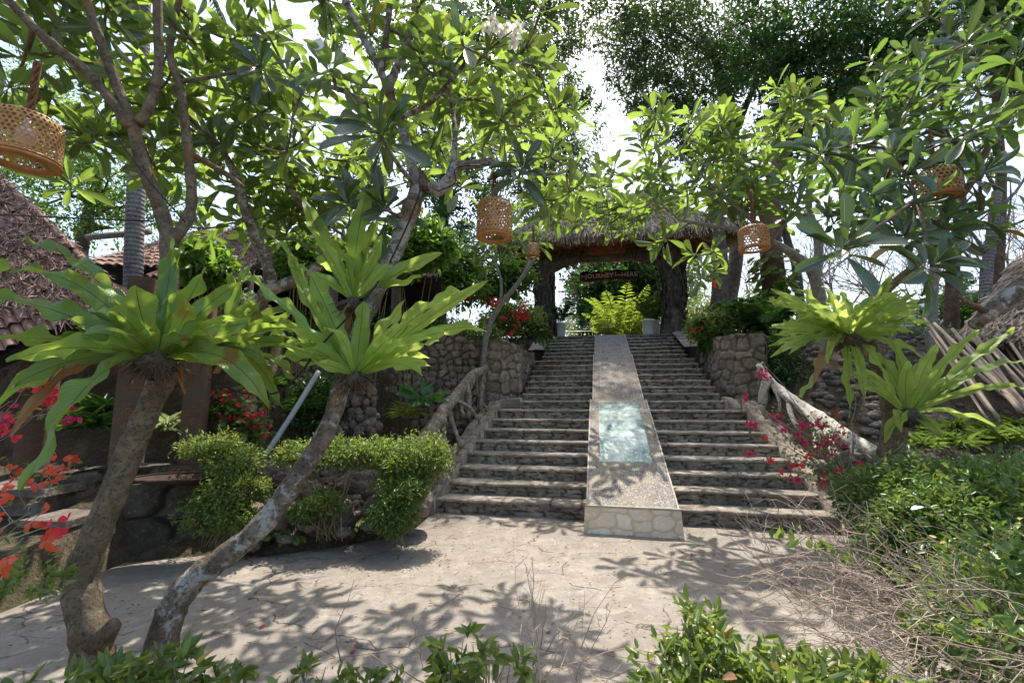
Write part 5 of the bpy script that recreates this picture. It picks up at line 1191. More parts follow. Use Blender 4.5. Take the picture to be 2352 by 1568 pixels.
T('large_tree', 'tall grey-green tree with a slender dark trunk rising behind the gateway', [([(1655, 760, 17), (1690, 600, 17), (1690, 420, 17), (1680, 250, 17), (1640, 130, 17)], .38, .12), ([(1690, 300, 17), (1740, 180, 17), (1780, 80, 17)], .14, .06), ([(1690, 320, 17), (1610, 230, 17)], .14, .05)],
  [(1480, 40, 16.5, 2.1), (1600, 40, 17, 2.4), (1540, 150, 17, 2.2), (1620, 210, 17, 2.0), (1500, 230, 16.5, 1.3), (1700, 110, 17, 2.0), (1450, 130, 16.5, 1.4), (1560, 300, 17, 1.2), (1620, 330, 17, 1.4), (1400, 30, 17, 1.5)], 26000, .20, .07, 'tree1', seed=201)
T('large_tree', 'dark dense broadleaf tree on the trunk wrapped in climbing ivy', [([(1785, 760, 13), (1775, 620, 13), (1770, 500, 13), (1800, 330, 13.5), (1850, 180, 14)], .42, .16), ([(1780, 560, 13), (1740, 450, 13), (1700, 380, 13)], .22, .1), ([(1810, 330, 13.5), (1950, 220, 13.5)], .14, .07)],
  [(1800, 60, 14, 1.9), (1900, 90, 14, 2.1), (2010, 40, 14, 2.0), (1960, 180, 14, 1.9), (1850, 200, 14, 1.6), (2080, 140, 13.5, 1.4), (1760, 160, 14, 1.3), (1920, 290, 13.5, 1.3), (1780, 320, 13.5, 1.0)], 22000, .19, .08, 'tree2', bk='barkb', seed=202)
T('large_tree', 'leafy tree closing the view between the small lantern and the gateway', [([(1240, 760, 18), (1250, 520, 18), (1240, 300, 18), (1200, 150, 18)], .3, .1)],
  [(1250, 120, 18, 2.0), (1200, 250, 18, 2.4), (1290, 320, 18, 1.7), (1270, 430, 18, 1.5), (1180, 400, 18, 2.0), (1210, 0, 18, 2.2), (1310, 50, 18, 1.5), (1330, 260, 18, .9), (1240, 560, 16, 1.6)], 22000, .20, .08, 'tree1', seed=203)
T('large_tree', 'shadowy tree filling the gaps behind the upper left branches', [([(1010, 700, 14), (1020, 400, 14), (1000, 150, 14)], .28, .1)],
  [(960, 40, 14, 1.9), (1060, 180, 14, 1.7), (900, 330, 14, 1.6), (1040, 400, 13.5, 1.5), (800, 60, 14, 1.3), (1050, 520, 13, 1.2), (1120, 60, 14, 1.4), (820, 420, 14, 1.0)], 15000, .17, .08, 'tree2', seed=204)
T('small_leaved_tree', 'small-leaved bright tree above the red tiled hut roof', [([(180, 620, 11), (200, 500, 11), (230, 400, 11)], .2, .08)],
  [(120, 440, 11, 1.2), (230, 470, 11, 1.3), (300, 420, 11, 1.1), (60, 380, 11, 1.0), (190, 350, 11, 1.2), (320, 330, 11.5, .9), (400, 440, 11.5, .9), (60, 200, 12, 1.6), (-80, 330, 11, 1.5)], 17000, .11, .055, 'tree3', seed=205)
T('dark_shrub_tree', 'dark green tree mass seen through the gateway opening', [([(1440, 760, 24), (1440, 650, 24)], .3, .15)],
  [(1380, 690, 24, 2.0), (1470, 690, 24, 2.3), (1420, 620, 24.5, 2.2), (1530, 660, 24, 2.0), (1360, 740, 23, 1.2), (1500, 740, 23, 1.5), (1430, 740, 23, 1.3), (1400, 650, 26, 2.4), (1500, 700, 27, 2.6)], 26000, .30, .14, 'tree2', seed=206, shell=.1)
T('pine_like_tree', 'feathery yellow-green tree at the upper right behind the tall plumeria', [([(2290, 640, 12), (2300, 400, 12), (2280, 150, 12)], .2, .07)],
  [(2250, 70, 12, 1.3), (2330, 30, 12, 1.3), (2320, 170, 12, 1.2), (2200, 20, 12.5, 1.2), (2400, 120, 12, 1.4)], 14000, .26, .02, 'tree3', bk='barkb', seed=207, hang=-.1)
for i, (a, b, D, r, lab, mt) in enumerate([(1700, 690, 20, 1.8, 'pale sunlit bush beyond the rising stone wall', 'pale'), (1600, 720, 19, 1.3, 'light green bush right behind the thicker gate pillar', 'shrub'), (1850, 740, 18, 1.8, 'pale scrubby bush behind the ivy-clad trunk', 'pale'), (2000, 760, 19, 1.7, 'dusty pale bush behind the yellow-green fern', 'pale'), (1270, 730, 21, 1.4, 'pale bush in the gap beside the slimmer gate pillar', 'pale'), (2210, 690, 12, .9, 'small dark-leaved shrub on the thin trunk by the sawn branch', 'tree2')]):
    T('background_bush', lab, [([(a, b + 60, D), (a, b, D)], .06, .03)], [(a, b, D, (r, r, r * .7)), (a + 40, b + 30, D + .5, (r * .8, r * .7, r * .5)), (a - 50, b + 35, D, (r * .7, r * .7, r * .5))], 3600, .11, .06, mt, seed=220 + i, cat='bush', group='bushes behind the upper terrace', shell=.3)
# palm trunk, coconut fronds
RNG = np.random.default_rng(230); U = RNG.uniform
t = thing('coconut_palm', A(*at(305, 700, 8)[:2], 2.3), 'straight grey ringed palm trunk rising behind the tiled hut', 'palm tree')
g = G(); P = smoothpath([at(308, 900, 8), at(306, 640, 8), at(318, 300, 8), at(328, 0, 8), at(335, -200, 8)], 8); g.tube(P, np.linspace(.155, .125, len(P)), 16, rough=.01); g.obj('trunk', M['barkp'], t)
g = G(); gr = G(); top = at(335, -210, 8)
for s_ in ringspecs(16, 2.6, -1.4, 1.0, 1.4): frond(g, top, top + A(s_[0], s_[1], s_[2]), s_[3], 46, .55, .035, gr, drop=.7, rk=.02)
for q in ((540, 110, 7.4), (440, 60, 7.5), (600, 40, 8)): frond(g, top, at(*q), .9, 50, .5, .03, gr, drop=1.0, rk=.02)
g.obj('fronds', M['palm'], t); gr.obj('frond_stalks', M['stem'], t)
# slender trunks on the right
for (pts, r, lab, bk) in (([(2260, 760, 10), (2265, 640, 10), (2275, 560, 10), (2290, 440, 10)], .13, 'ringed pale trunk behind the sawn branch', 'barkp'), ([(2185, 760, 11), (2190, 600, 11), (2205, 480, 11), (2190, 330, 11)], .16, 'brown trunk crowded by dark leaves beside the ringed one', 'barkb'), ([(1640, 770, 12.5), (1655, 660, 12.5), (1650, 560, 12.5), (1640, 430, 13)], .27, 'dark straight trunk just past the gateway roof', 'barkd'), ([(1830, 620, 14), (1810, 560, 14), (1790, 480, 14)], .14, 'curved trunk behind the spreading plumeria', 'barkd')):
    b0 = at(*pts[0]); z = g1(b0[0], b0[1]); t = thing('slender_tree', A(b0[0], b0[1], z), lab, 'tree', 'trunks standing on the upper terrace'); g = G(); P = smoothpath([A(b0[0], b0[1], z - .2)] + [at(*p) for p in pts], 5); g.tube(P, np.linspace(r, r * .75, len(P)), 14, rough=.05); g.obj('trunk', M[bk], t)
    g = G(); 
    for _ in range(7):
        p0 = P[RNG.integers(len(P) // 2, len(P))]; q = p0 + rsph(1)[0] * A(1, .6, .6) * 1.3 + A(0, 0, .9); g.tube(bez(p0, (p0 + q) / 2 + rsph(1)[0] * .3, q, 6), np.linspace(.045, .012, 6), 6)
    g.obj('branches', M[bk], t)
# bare twiggy trees against the pale sky
def baretree(base, h, label, seed, spread=.9, mat='barkg', group='leafless trees against the pale sky'):
    global RNG, U
    RNG = np.random.default_rng(seed); U = RNG.uniform
    t = thing('bare_tree', base, label, 'tree', group); g = G()
    def br(p, d, l, r, k):
        q = p + d * l; m = (p + q) / 2 + rsph(1)[0] * l * .09; g.tube(bez(p, m, q, 4), np.linspace(r, r * .65, 4), 5 if r < .03 else 8)
        if k <= 0: return
        for _ in range(3 if k > 1 else 3): br(q, nrm(d + rsph(1)[0] * spread * .75 + A(0, 0, .12)), l * U(.6, .85), r * .6, k - 1)
        if k > 1: br(m, nrm(d * .5 + rsph(1)[0] * spread), l * .6, r * .45, k - 2)
    br(np.asarray(base, float), nrm(A(U(-.12, .12), U(-.1, .1), 1)), h * .34, h * .014, 5); g.obj('trunk', M[mat], t); return t
for i, (a, D, h, lab) in enumerate([(1560, 24, 6, 'leafless tree just right of the gateway'), (1710, 26, 7, 'leafless tree between the two dark trunks'), (1850, 22, 7, 'leafless tree behind the ivy-clad trunk'), (1950, 25, 8, 'leafless tree above the yellow-green fern'), (2060, 22, 7, 'leafless tree left of the white car'), (2150, 26, 8, 'leafless tree rising behind the white car'), (2240, 21, 7, 'leafless tree behind the ringed pale trunk'), (2330, 20, 8, 'leafless tree at the edge above the straw shelter'), (1290, 24, 5, 'leafless tree seen left of the dark trees in the gateway'), (2420, 24, 9, 'leafless tree over the straw shelter roof')]):
    x, y = at(a, 800, D)[:2]; baretree(A(x, y, 3.5), h, lab, 300 + i)
RNG = np.random.default_rng(350); U = RNG.uniform
# ivy on trunk
g = G(); m = 260; tt = U(0, 1, m); c = np.array([at(1782 - 8 * k_, 760 - 180 * k_, 13) for k_ in tt]); a = U(0, 2 * pi, m); off = np.stack([np.cos(a), np.sin(a), 0 * a], -1) * .42
scatter(g, c + off, np.stack([np.cos(a) * .8, np.sin(a) * .8 - .2, -.5 + 0 * a], -1) + RNG.normal(size=(m, 3)) * .3, off + A(0, 0, .5), U(.18, .42, m), U(.12, .3, m), T_PL); tag(g.obj('climbing_ivy', M['ivy']), 'broad-leaved climber wrapped around the dark dense tree trunk', 'ivy')
# far treeline: a low wood far beyond the terrace
g = G(); BL = [(A(x, U(45, 70), 3.5 + U(.5, 2)), A(3, 2, U(1, 2.2))) for x in np.arange(-70, 80, 3.2)]; cloud(g, BL, 26000, .4, .2, T_TINY, per=20, shell=.2); tag(g.obj('far_woods', M['tree1']), 'far-off low wood beyond the terrace', kind='stuff')

# =================================================================== TERRACE PLANTS
def bush(name, label, c, r, n, L, W, mat, cat='bush', stems=8, tpl=T_SM, group=None, shell=.45, stem='stem', flat=False, clump=.16, extra=None, parts=('stems', 'foliage'), per=14):
    c = np.asarray(c, float); r = np.asarray(r, float) * np.ones(3); z = min(g1(c[0], c[1]), c[2] - r[2] * .8) if not flat else c[2] - r[2]
    t = thing(name, A(c[0], c[1], z), label, cat, group); g = G()
    for _ in range(stems):
        q = c + rsph(1)[0] * r * .7; p0 = A(c[0] + U(-.3, .3) * r[0], c[1] + U(-.3, .3) * r[1], z); g.tube(bez(p0, (p0 + q) / 2 + rsph(1)[0] * .12 * r[0], q, 5), np.linspace(.012, .004, 5) * max(1, r[0]), 5)
    (g.obj(parts[0], M[stem], t) if stems else None); g = G(); bl = [(c, r)] + [(c + rsph(1)[0] * r * .65, r * U(.35, .6)) for _ in range(6)] + (extra or [])
    cloud(g, bl, n, L, W, tpl, clump=clump, shell=shell, per=per); g.obj(parts[1], M[mat], t); return t
def flowers(t, pts, mat, r=.035, n=5, name='flower_cluster'):
    """each flower cluster is a part of its own; past a hundred on one plant the rest are one part"""
    def petals(g, ps):
        P = []
        for p in ps:
            for _ in range(n): P.append(np.asarray(p) + RNG.normal(size=3) * r * .9)
        P = np.repeat(np.array(P), 3, 0); m = len(P); ax = np.repeat(rsph(m // 3), 3, 0); ref = nrm(np.cross(ax, np.repeat(rsph(m // 3), 3, 0))); b = np.cross(ax, ref); a = np.tile(np.arange(3) * 2 * pi / 3, m // 3)[:, None]
        D = ref * np.cos(a) + b * np.sin(a) + ax * .45; scatter(g, P, D, ax + RNG.normal(size=P.shape) * .1, r * 1.1, r * .95, T_PET)
    have = sum(1 for c in t.children if c.name.startswith(name)); room = max(0, 95 - have)
    for p in pts[:room]:
        g = G(); petals(g, [p]); g.obj(name, M[mat], t)
    if len(pts) > room:
        g = G(); petals(g, pts[room:]); o = g.obj('further_flowers', M[mat], t); o['kind'] = 'stuff'
b_ = bush('geranium_bush', 'leafy bush with scarlet flower heads beside the slimmer gate pillar', at(1175, 735, 11.0), (.85, .6, .42), 5000, .09, .05, 'shrub')
flowers(b_, [at(a, b, 10.4) for a, b in ((1155, 732), (1162, 735), (1190, 728), (1200, 722), (1205, 730), (1182, 715), (1208, 700), (1130, 690), (1075, 688), (1190, 750), (1170, 765), (1200, 712), (1140, 695), (1210, 720), (1120, 700))], 'red', .05, 5)
b_ = bush('geranium_bush', 'leafy bush with a few scarlet flowers above the rising stone wall', at(1640, 748, 10.6), (.7, .5, .32), 3600, .09, .05, 'shrub')
flowers(b_, [at(a, b, 10.2) for a, b in ((1590, 755), (1612, 735), (1622, 738), (1608, 758), (1640, 765))], 'red', .045, 3)
t = thing('red_flowering_stalks', at(1630, 700, 11), 'thin stalks with small red flowers in front of the dark straight trunk', 'plant'); g = G()
for q in ((1615, 655), (1640, 662), (1595, 690)): g.tube(bez(at(1630, 760, 11), at(1625, 700, 11), at(q[0], q[1], 10.9), 6), .008, 5)
g.obj('stalks', M['stem'], t); flowers(t, [at(1612, 655, 10.9), at(1645, 660, 10.9), at(1640, 650, 10.9), at(1605, 720, 10.9)], 'orange', .05, 4)
for (a, b, D, L, n, lab) in ((1700, 735, 10.8, 1.0, 26, 'dark cycad palm with arching fronds behind the rising stone wall'), (1775, 752, 10.0, .8, 18, 'second cycad palm, nearer the ivy-clad trunk'), (1640, 790, 10.3, .4, 12, 'small fern-like palm in the gap by the upper kerb'), (1230, 770, 11.2, .5, 12, 'tuft of dark fronds behind the curved wall top')):
    palmplant('cycad_palm', at(a, b + 25, D), ringspecs(n, L, -.2, .9, .55), lab, 'palm', 'palm', n=34, ll=.26, w=.02)
for (a, b, D, r, n, lab, mt) in ((1060, 770, 10.0, (.9, .5, .3), 3800, 'green groundcover bush along the pebble wall top', 'hedge'), (930, 760, 9.8, (1.0, .6, .35), 4200, 'tangle of dark shrubs under the house eave', 'tree2'), (760, 770, 9.0, (.9, .5, .5), 4200, 'dark fine-leaved shrub above the slanting grey pipe', 'tree2'), (545, 720, 7.6, (.45, .35, .35), 3000, 'pale variegated shrub beside the olive fern', 'pale'), (1150, 640, 12, (.9, .6, .6), 3500, 'leafy shrub below the small gateway lantern', 'tree3'), (1040, 640, 11, (.9, .6, .7), 4000, 'shrub thicket at the corner of the dark house', 'tree3'), (840, 600, 7.6, (.75, .4, .35), 2200, 'broad-leaved shrub screening the middle of the dark house', 'tree3'), (700, 590, 7.4, (.6, .4, .35), 1900, 'broad-leaved shrub behind the forked grey stems', 'tree3'), (950, 560, 8.0, (.7, .4, .5), 2400, 'tall leafy shrub at the end of the tiled eave', 'tree3'), (470, 600, 6.8, (.4, .3, .35), 1400, 'leafy shrub between the palm trunk and the forked stems', 'tree3'), (1900, 800, 9.6, (.9, .6, .5), 3800, 'dark shrub on the bank behind the yellow-green fern', 'tree2'), (1800, 850, 9.0, (.45, .5, .7), 3200, 'dark creeping shrub against the end of the rising stone wall', 'tree2'), (2200, 790, 9.8, (.9, .5, .3), 3000, 'low leafy shrub in front of the white car', 'hedge'), (2060, 790, 9.6, (.6, .5, .35), 2600, 'green shrub under the twin ferns', 'tree2')):
    bush('shrub', lab, at(a, b, D), r, n, .085 if mt != 'tree3' else .16, .045 if mt != 'tree3' else .07, mt)
bb = bush('bank_creeper', 'thick creeper hanging over the dark lower wall near the grey pipe', at(740, 945, 7.2), (.5, .25, .6), 3000, .10, .04, 'tree2')
bush('bank_creeper', 'dark creeper behind the second brick pillar', at(420, 985, 6.5), (.5, .25, .45), 2600, .08, .04, 'tree2')
# strap-leaf clumps
def strapclump(name, c, n, L, W, label, mat='hedge', group=None, cat='plant'):
    c = np.asarray(c, float); t = thing(name, c, label, cat, group); g = G(); a = U(0, 2 * pi, n); el = U(.3, 1.3, n)
    D = np.stack([np.cos(a) * np.cos(el), np.sin(a) * np.cos(el), np.sin(el)], -1); scatter(g, c + RNG.normal(size=(n, 3)) * A(.04, .04, .0), D, np.stack([-np.cos(a) * np.sin(el), -np.sin(a) * np.sin(el), np.cos(el)], -1), L * U(.7, 1.1, n), W, strip_template([(0, .5), (.3, 1), (.6, .9), (.85, .5), (1, .05)], .15, .45)); g.obj('leaves', M[mat], t); return t
k = 0
for (a, b, D) in ((2120, 1030, 6.3), (2165, 1020, 6.5), (2210, 1025, 6.3), (2260, 1015, 6.6), (2310, 1020, 6.4), (2350, 1010, 6.3), (2140, 1000, 6.9), (2240, 990, 7.1), (2330, 985, 7.0), (2190, 990, 7.0), (2285, 1005, 6.8), (2380, 1000, 6.8)):
    p = at(a, b, D); strapclump('strap_leaf_clump', p, 46, .30, .026, 'clump of grassy strap leaves in the row below the low lime fern', 'hedge', 'grassy clumps on the bank'); 
for (a, b, D, lab) in ((215, 985, 5.7, 'spreading green palm-like plant beside the first brick pillar'), (380, 990, 5.9, 'cream-striped spider plant between the two brick pillars'), (240, 950, 5.9, 'tall glossy strap plant left of the first brick pillar')):
    strapclump('strap_leaf_plant', at(a, b, D), 60, .36, .035, lab, 'pale' if 'cream' in lab else 'palm')
for (a, b, D, lab) in ((620, 890, 7.3, 'mondo-like dark grass tuft on the wall above the grey pipe'), (700, 940, 6.9, 'dark grass tuft beside the grey pipe'), (935, 955, 7.2, 'small light green sprout below the wall fern'), (940, 1255, 0, 'x')):
    if lab != 'x': strapclump('grass_tuft', at(a, b, D), 90, .3, .015, lab, 'palm' if 'dark' in lab else 'shrub')
for (a, b, lab) in ((735, 1250, 'small bright fern spilling onto the patio edge'), (660, 1262, 'low fern at the patio edge under the leaning trunk'), (800, 1238, 'tiny creeping fern by the bed edge'), (600, 1270, 'pale low fern where the stone bed meets the shaded patio'), (860, 1225, 'dark low fern under the corner shrub'), (560, 1272, 'small sprout of leaves beside the leaning trunk on the bed edge')):
    p = gnd(a, b); palmplant('edge_fern', p + A(0, .12, .02), ringspecs(13, .22, .02, .16, .1), lab, 'fern', 'shrub', n=16, ll=.07, w=.018)

# clipped cloud shrubs
def cloudshrub(name, base, pads, label, n, L=.045, W=.02, mat='shrub'):
    t = thing(name, base, label, 'shrub'); g = G()
    for (c, r) in pads:
        for _ in range(4):
            q = c + rsph(1)[0] * r * A(.7, .7, .1); p0 = base + A(U(-.6, .6) * r[0], U(-.3, .3) * r[1], 0); m1 = p0 * .5 + A(c[0], c[1], c[2]) * .5 + rsph(1)[0] * .06
            g.tube(bez(p0, m1, q, 7), np.linspace(.008, .003, 7), 5)
        for _ in range(120):
            q = c + rsph(1)[0] * r * A(.9, .9, .55); p0 = c + rsph(1)[0] * r * A(.4, .4, .2) + A(0, 0, -r[2] * .9); g.tube([p0, (p0 + q) / 2 + rsph(1)[0] * .03, q], [.004, .003, .002], 4)
    g.obj('stems', M['stem'], t); g = G(); cloud(g, pads, n, L, W, T_SM, .6, .0, .19, 16, .55); g.obj('foliage', M[mat], t); return t
def pad(a, b, D, rx, ry, rz): return (at(a, b, D), A(rx, ry, rz))
cloudshrub('clipped_shrub', A(*at(900, 1200, 5.25)[:2], .1), [pad(965, 1035, 5.35, .33, .32, .15), pad(870, 1038, 5.4, .30, .3, .12), pad(905, 1110, 5.2, .20, .25, .11), pad(955, 1115, 5.2, .16, .2, .12), pad(925, 1060, 5.3, .36, .3, .10), pad(990, 1060, 5.25, .2, .2, .16)], 'largest clipped shrub with flat bright pads beside the lowest steps', 8500, .05, .02)
cloudshrub('clipped_shrub', A(*at(760, 1240, 5.0)[:2], .1), [pad(770, 1035, 5.15, .30, .25, .12), pad(690, 1040, 5.3, .26, .22, .12), pad(745, 1155, 5.0, .22, .2, .12), pad(700, 1175, 5.0, .14, .15, .09), pad(820, 1045, 5.2, .22, .22, .11)], 'clipped shrub crossed by the lichen-spotted leaning trunk', 5600, .05, .022)
cloudshrub('clipped_shrub', A(*at(505, 1240, 4.8)[:2], .1), [pad(485, 1025, 5.0, .30, .26, .11), pad(540, 1060, 4.95, .28, .24, .12), pad(530, 1130, 4.75, .30, .26, .15), pad(470, 1180, 4.7, .20, .2, .16), pad(540, 1185, 4.7, .2, .2, .12), pad(590, 1120, 4.9, .14, .2, .08)], 'clipped shrub between the two leaning trunks above the low planter wall', 7500, .05, .022)
cloudshrub('clipped_shrub', A(*at(905, 1225, 4.9)[:2], .05), [pad(905, 1180, 4.95, .24, .2, .17), pad(940, 1130, 5.0, .16, .18, .12)], 'small dark clipped shrub at the corner of the patio', 6500, mat='hedge')

# =================================================================== BOUGAINVILLEA
def bougain(label, base, sprays, mat, nl, ll=.05, fl=.04, fn=4, name='bougainvillea', stemr=.008, arch=.25, density=26, leafw=.65, mat2=None):
    base = np.asarray(base, float); t = thing(name, base, label, 'bougainvillea'); g = G(); LP = []; FP = []
    for (tip, dens) in sprays:
        tip = np.asarray(tip, float); m_ = (base + tip) / 2 + A(0, 0, arch * np.linalg.norm(tip - base)) + rsph(1)[0] * .1; P = bez(base, m_, tip, 12) + RNG.normal(size=(12, 3)) * .012; g.tube(P, np.linspace(stemr, .002, 12), 5)
        for _ in range(int(nl * dens)):
            i = RNG.integers(4, 12); LP.append(P[i] + RNG.normal(size=3) * .06)
        for _ in range(int(density * dens)):
            i = RNG.integers(6, 12) if U() < .75 else 11; FP.append(P[i] + RNG.normal(size=3) * .05)
            g.tube([P[i], FP[-1]], .0015, 4)
    g.obj('stems', M['twig'], t); LP = np.array(LP); g = G(); scatter(g, LP, rsph(len(LP)) + A(0, 0, -.2), rsph(len(LP)) + A(0, 0, .7), ll * U(.7, 1.2, len(LP)), ll * leafw, T_SM); g.obj('leaves', M['hedge'], t)
    k_ = len(FP) * 2 // 3 if mat2 else len(FP); flowers(t, FP[:k_], mat, fl, fn)
    if mat2: flowers(t, FP[k_:], mat2, fl, fn)
    return t
RNG = np.random.default_rng(601); U = RNG.uniform
bs = at(1945, 1120, 5.1)
spr = [(at(a, b, D), d) for (a, b, D, d) in ((1705, 930, 4.9, .7), (1715, 985, 4.8, .9), (1720, 1040, 4.8, .5), (1735, 1095, 4.7, .4), (1780, 925, 5.3, .8), (1785, 960, 5.1, 1.0), (1825, 980, 5.0, 1.2), (1835, 1010, 4.9, 1.1), (1870, 960, 5.2, .8), (1890, 985, 5.0, 1.2), (1900, 1000, 4.9, 1.2), (1835, 1060, 4.8, .9), (1885, 1065, 4.8, .9), (1760, 1000, 4.9, .8), (1930, 945, 5.2, .5), (1960, 980, 5.1, .5), (1755, 840, 6.2, .25), (1960, 820, 5.0, .2), (1990, 1080, 4.8, .6), (1790, 1060, 4.8, .6), (2090, 1010, 5.2, .25), (1805, 1110, 4.6, .5), (1870, 1120, 4.6, .5))]
bougain('magenta bougainvillea sprawling over the pale log handrail and steps', bs, spr, 'magenta', 34, .045, .026, 6, arch=.14, density=3.6, mat2='red')
flowers_t = bougain('magenta bougainvillea sprig by the small stone kerb end', at(1745, 900, 8.2), [(at(1757, 838, 8.0), .6), (at(1775, 872, 7.9), .4)], 'magenta', 10, .05, .04, 4, density=6)
bougain('coral bougainvillea sprays low at the left corner in front of the dark stone wall', at(-190, 1380, 2.5), [(at(60, 1185, 2.2), .8), (at(105, 1170, 2.3), .8), (at(110, 1245, 2.2), 1), (at(60, 1240, 2.15), 1), (at(30, 1200, 2.1), .9), (at(20, 1300, 2.2), .3), (at(90, 1210, 2.2), .8)], 'orange', 4, .05, .034, 3, density=1.6, mat2='red', arch=.06, stemr=.004)
bougain('crimson bougainvillea sprays behind the long drooping fern frond', at(-120, 1080, 3.2), [(at(20, 920, 3.0), 1), (at(110, 900, 3.0), 1.2), (at(120, 925, 3.0), 1.2), (at(60, 890, 3.05), 1), (at(165, 930, 3.0), .5), (at(10, 945, 3.0), .8)], 'red', 7, .045, .034, 4, density=2.6, mat2='magenta', arch=.04, stemr=.004)
bougain('orange-red bougainvillea sprig above the grey stone slab', at(60, 1170, 3.3), [(at(145, 1075, 3.1), .7), (at(165, 1085, 3.1), .7), (at(125, 1085, 3.1), .7), (at(15, 1060, 3.1), .6)], 'orange', 10, .05, .036, 3, density=3, arch=.08, stemr=.004)
bougain('scarlet bougainvillea bush beside the grey pipe and second brick pillar', at(540, 1060, 6.5), [(at(500, 910, 6.2), 1), (at(530, 925, 6.2), 1), (at(560, 940, 6.1), 1), (at(590, 960, 6.1), 1), (at(520, 965, 6.1), 1), (at(575, 985, 6.1), 1), (at(605, 1000, 6.1), .8), (at(640, 905, 6.2), .6), (at(480, 940, 6.2), .7), (at(560, 905, 6.2), .6), (at(540, 1000, 6.0), .6)], 'red', 90, .10, .036, 3, density=5, mat2='orange')
bush('trailing_shrub', 'yellow-green trailing foliage on the patio edge at the far left corner', at(10, 1345, 2.4), (.28, .2, .07), 500, .045, .022, 'shrub', stems=0)

# =================================================================== RIGHT HEDGE, FOREGROUND SHRUBS, DRY TWIGS
RNG = np.random.default_rng(701); U = RNG.uniform
def big_hedge(label, pads, n, L, W, mat, name='leafy_shrub'):
    c = np.mean([p[0] for p in pads], 0); t = thing(name, A(c[0], c[1], 0), label, 'shrub'); g = G()
    for (q, r) in pads:
        for _ in range(14):
            e = q + rsph(1)[0] * r * .8; p0 = A(q[0] + U(-.4, .4) * r[0], q[1] + U(-.4, .4) * r[1], 0); g.tube(bez(p0, (p0 + e) / 2 + rsph(1)[0] * .1, e, 6), np.linspace(.006, .002, 6), 5)
    g.obj('stems', M['stem'], t); g = G(); cloud(g, pads, n, L, W, T_SM, .7, .1, .11, 9, .6); g.obj('foliage', M[mat], t); return t
big_hedge('broad green hedge sloping down from the fern-bearing trunk at the patio edge', [pad(2280, 1165, 4.0, .75, .6, .40), pad(2130, 1150, 4.1, .55, .5, .38), pad(2030, 1160, 4.2, .35, .4, .35), pad(2340, 1210, 3.5, .6, .5, .45), pad(2180, 1230, 3.6, .5, .4, .4), pad(2080, 1250, 3.7, .35, .3, .3), pad(2330, 1140, 4.5, .7, .5, .34), pad(2300, 1340, 3.1, .4, .3, .35)], 26000, .062, .03, 'hedge')
big_hedge('glossy bush leaning in from the lower right edge beneath the dry twigs', [pad(2340, 1420, 2.5, .4, .35, .35), pad(2280, 1530, 2.2, .35, .3, .25)], 3500, .06, .032, 'hedge')
big_hedge('leafy shrub on the near edge where its rounded top meets the sunny patio', [pad(1615, 1470, 2.0, .13, .15, .12), pad(1680, 1545, 1.95, .22, .2, .10), pad(1560, 1560, 1.85, .16, .18, .08), pad(1780, 1580, 1.8, .26, .2, .09), pad(1880, 1565, 1.9, .22, .2, .08), pad(1500, 1600, 1.8, .1, .12, .05), pad(2000, 1600, 1.85, .25, .2, .09), pad(1720, 1620, 1.7, .4, .2, .1)], 2500, .062, .028, 'shrubf')
big_hedge('broad-leaved shrub at the foot of the two leaning trunks', [pad(370, 1545, 2.25, .18, .15, .09), pad(250, 1580, 2.2, .26, .15, .08), pad(110, 1600, 2.2, .24, .15, .05), pad(490, 1565, 2.3, .14, .1, .06), pad(300, 1620, 2.1, .6, .15, .08)], 850, .085, .038, 'shrubf')
big_hedge('sparse leafy shrub on the near edge in front of the leaf shadows', [pad(1060, 1510, 2.05, .14, .1, .09), pad(1120, 1545, 2.0, .16, .1, .08), pad(1200, 1560, 2.0, .12, .1, .06), pad(1030, 1570, 2.0, .12, .1, .06)], 320, .072, .032, 'shrubf')
big_hedge('thin sprig of leaves between the trunk shrub and the sparse shrub', [pad(720, 1560, 2.2, .16, .1, .04), pad(860, 1560, 2.2, .12, .1, .04)], 160, .07, .03, 'shrubf')
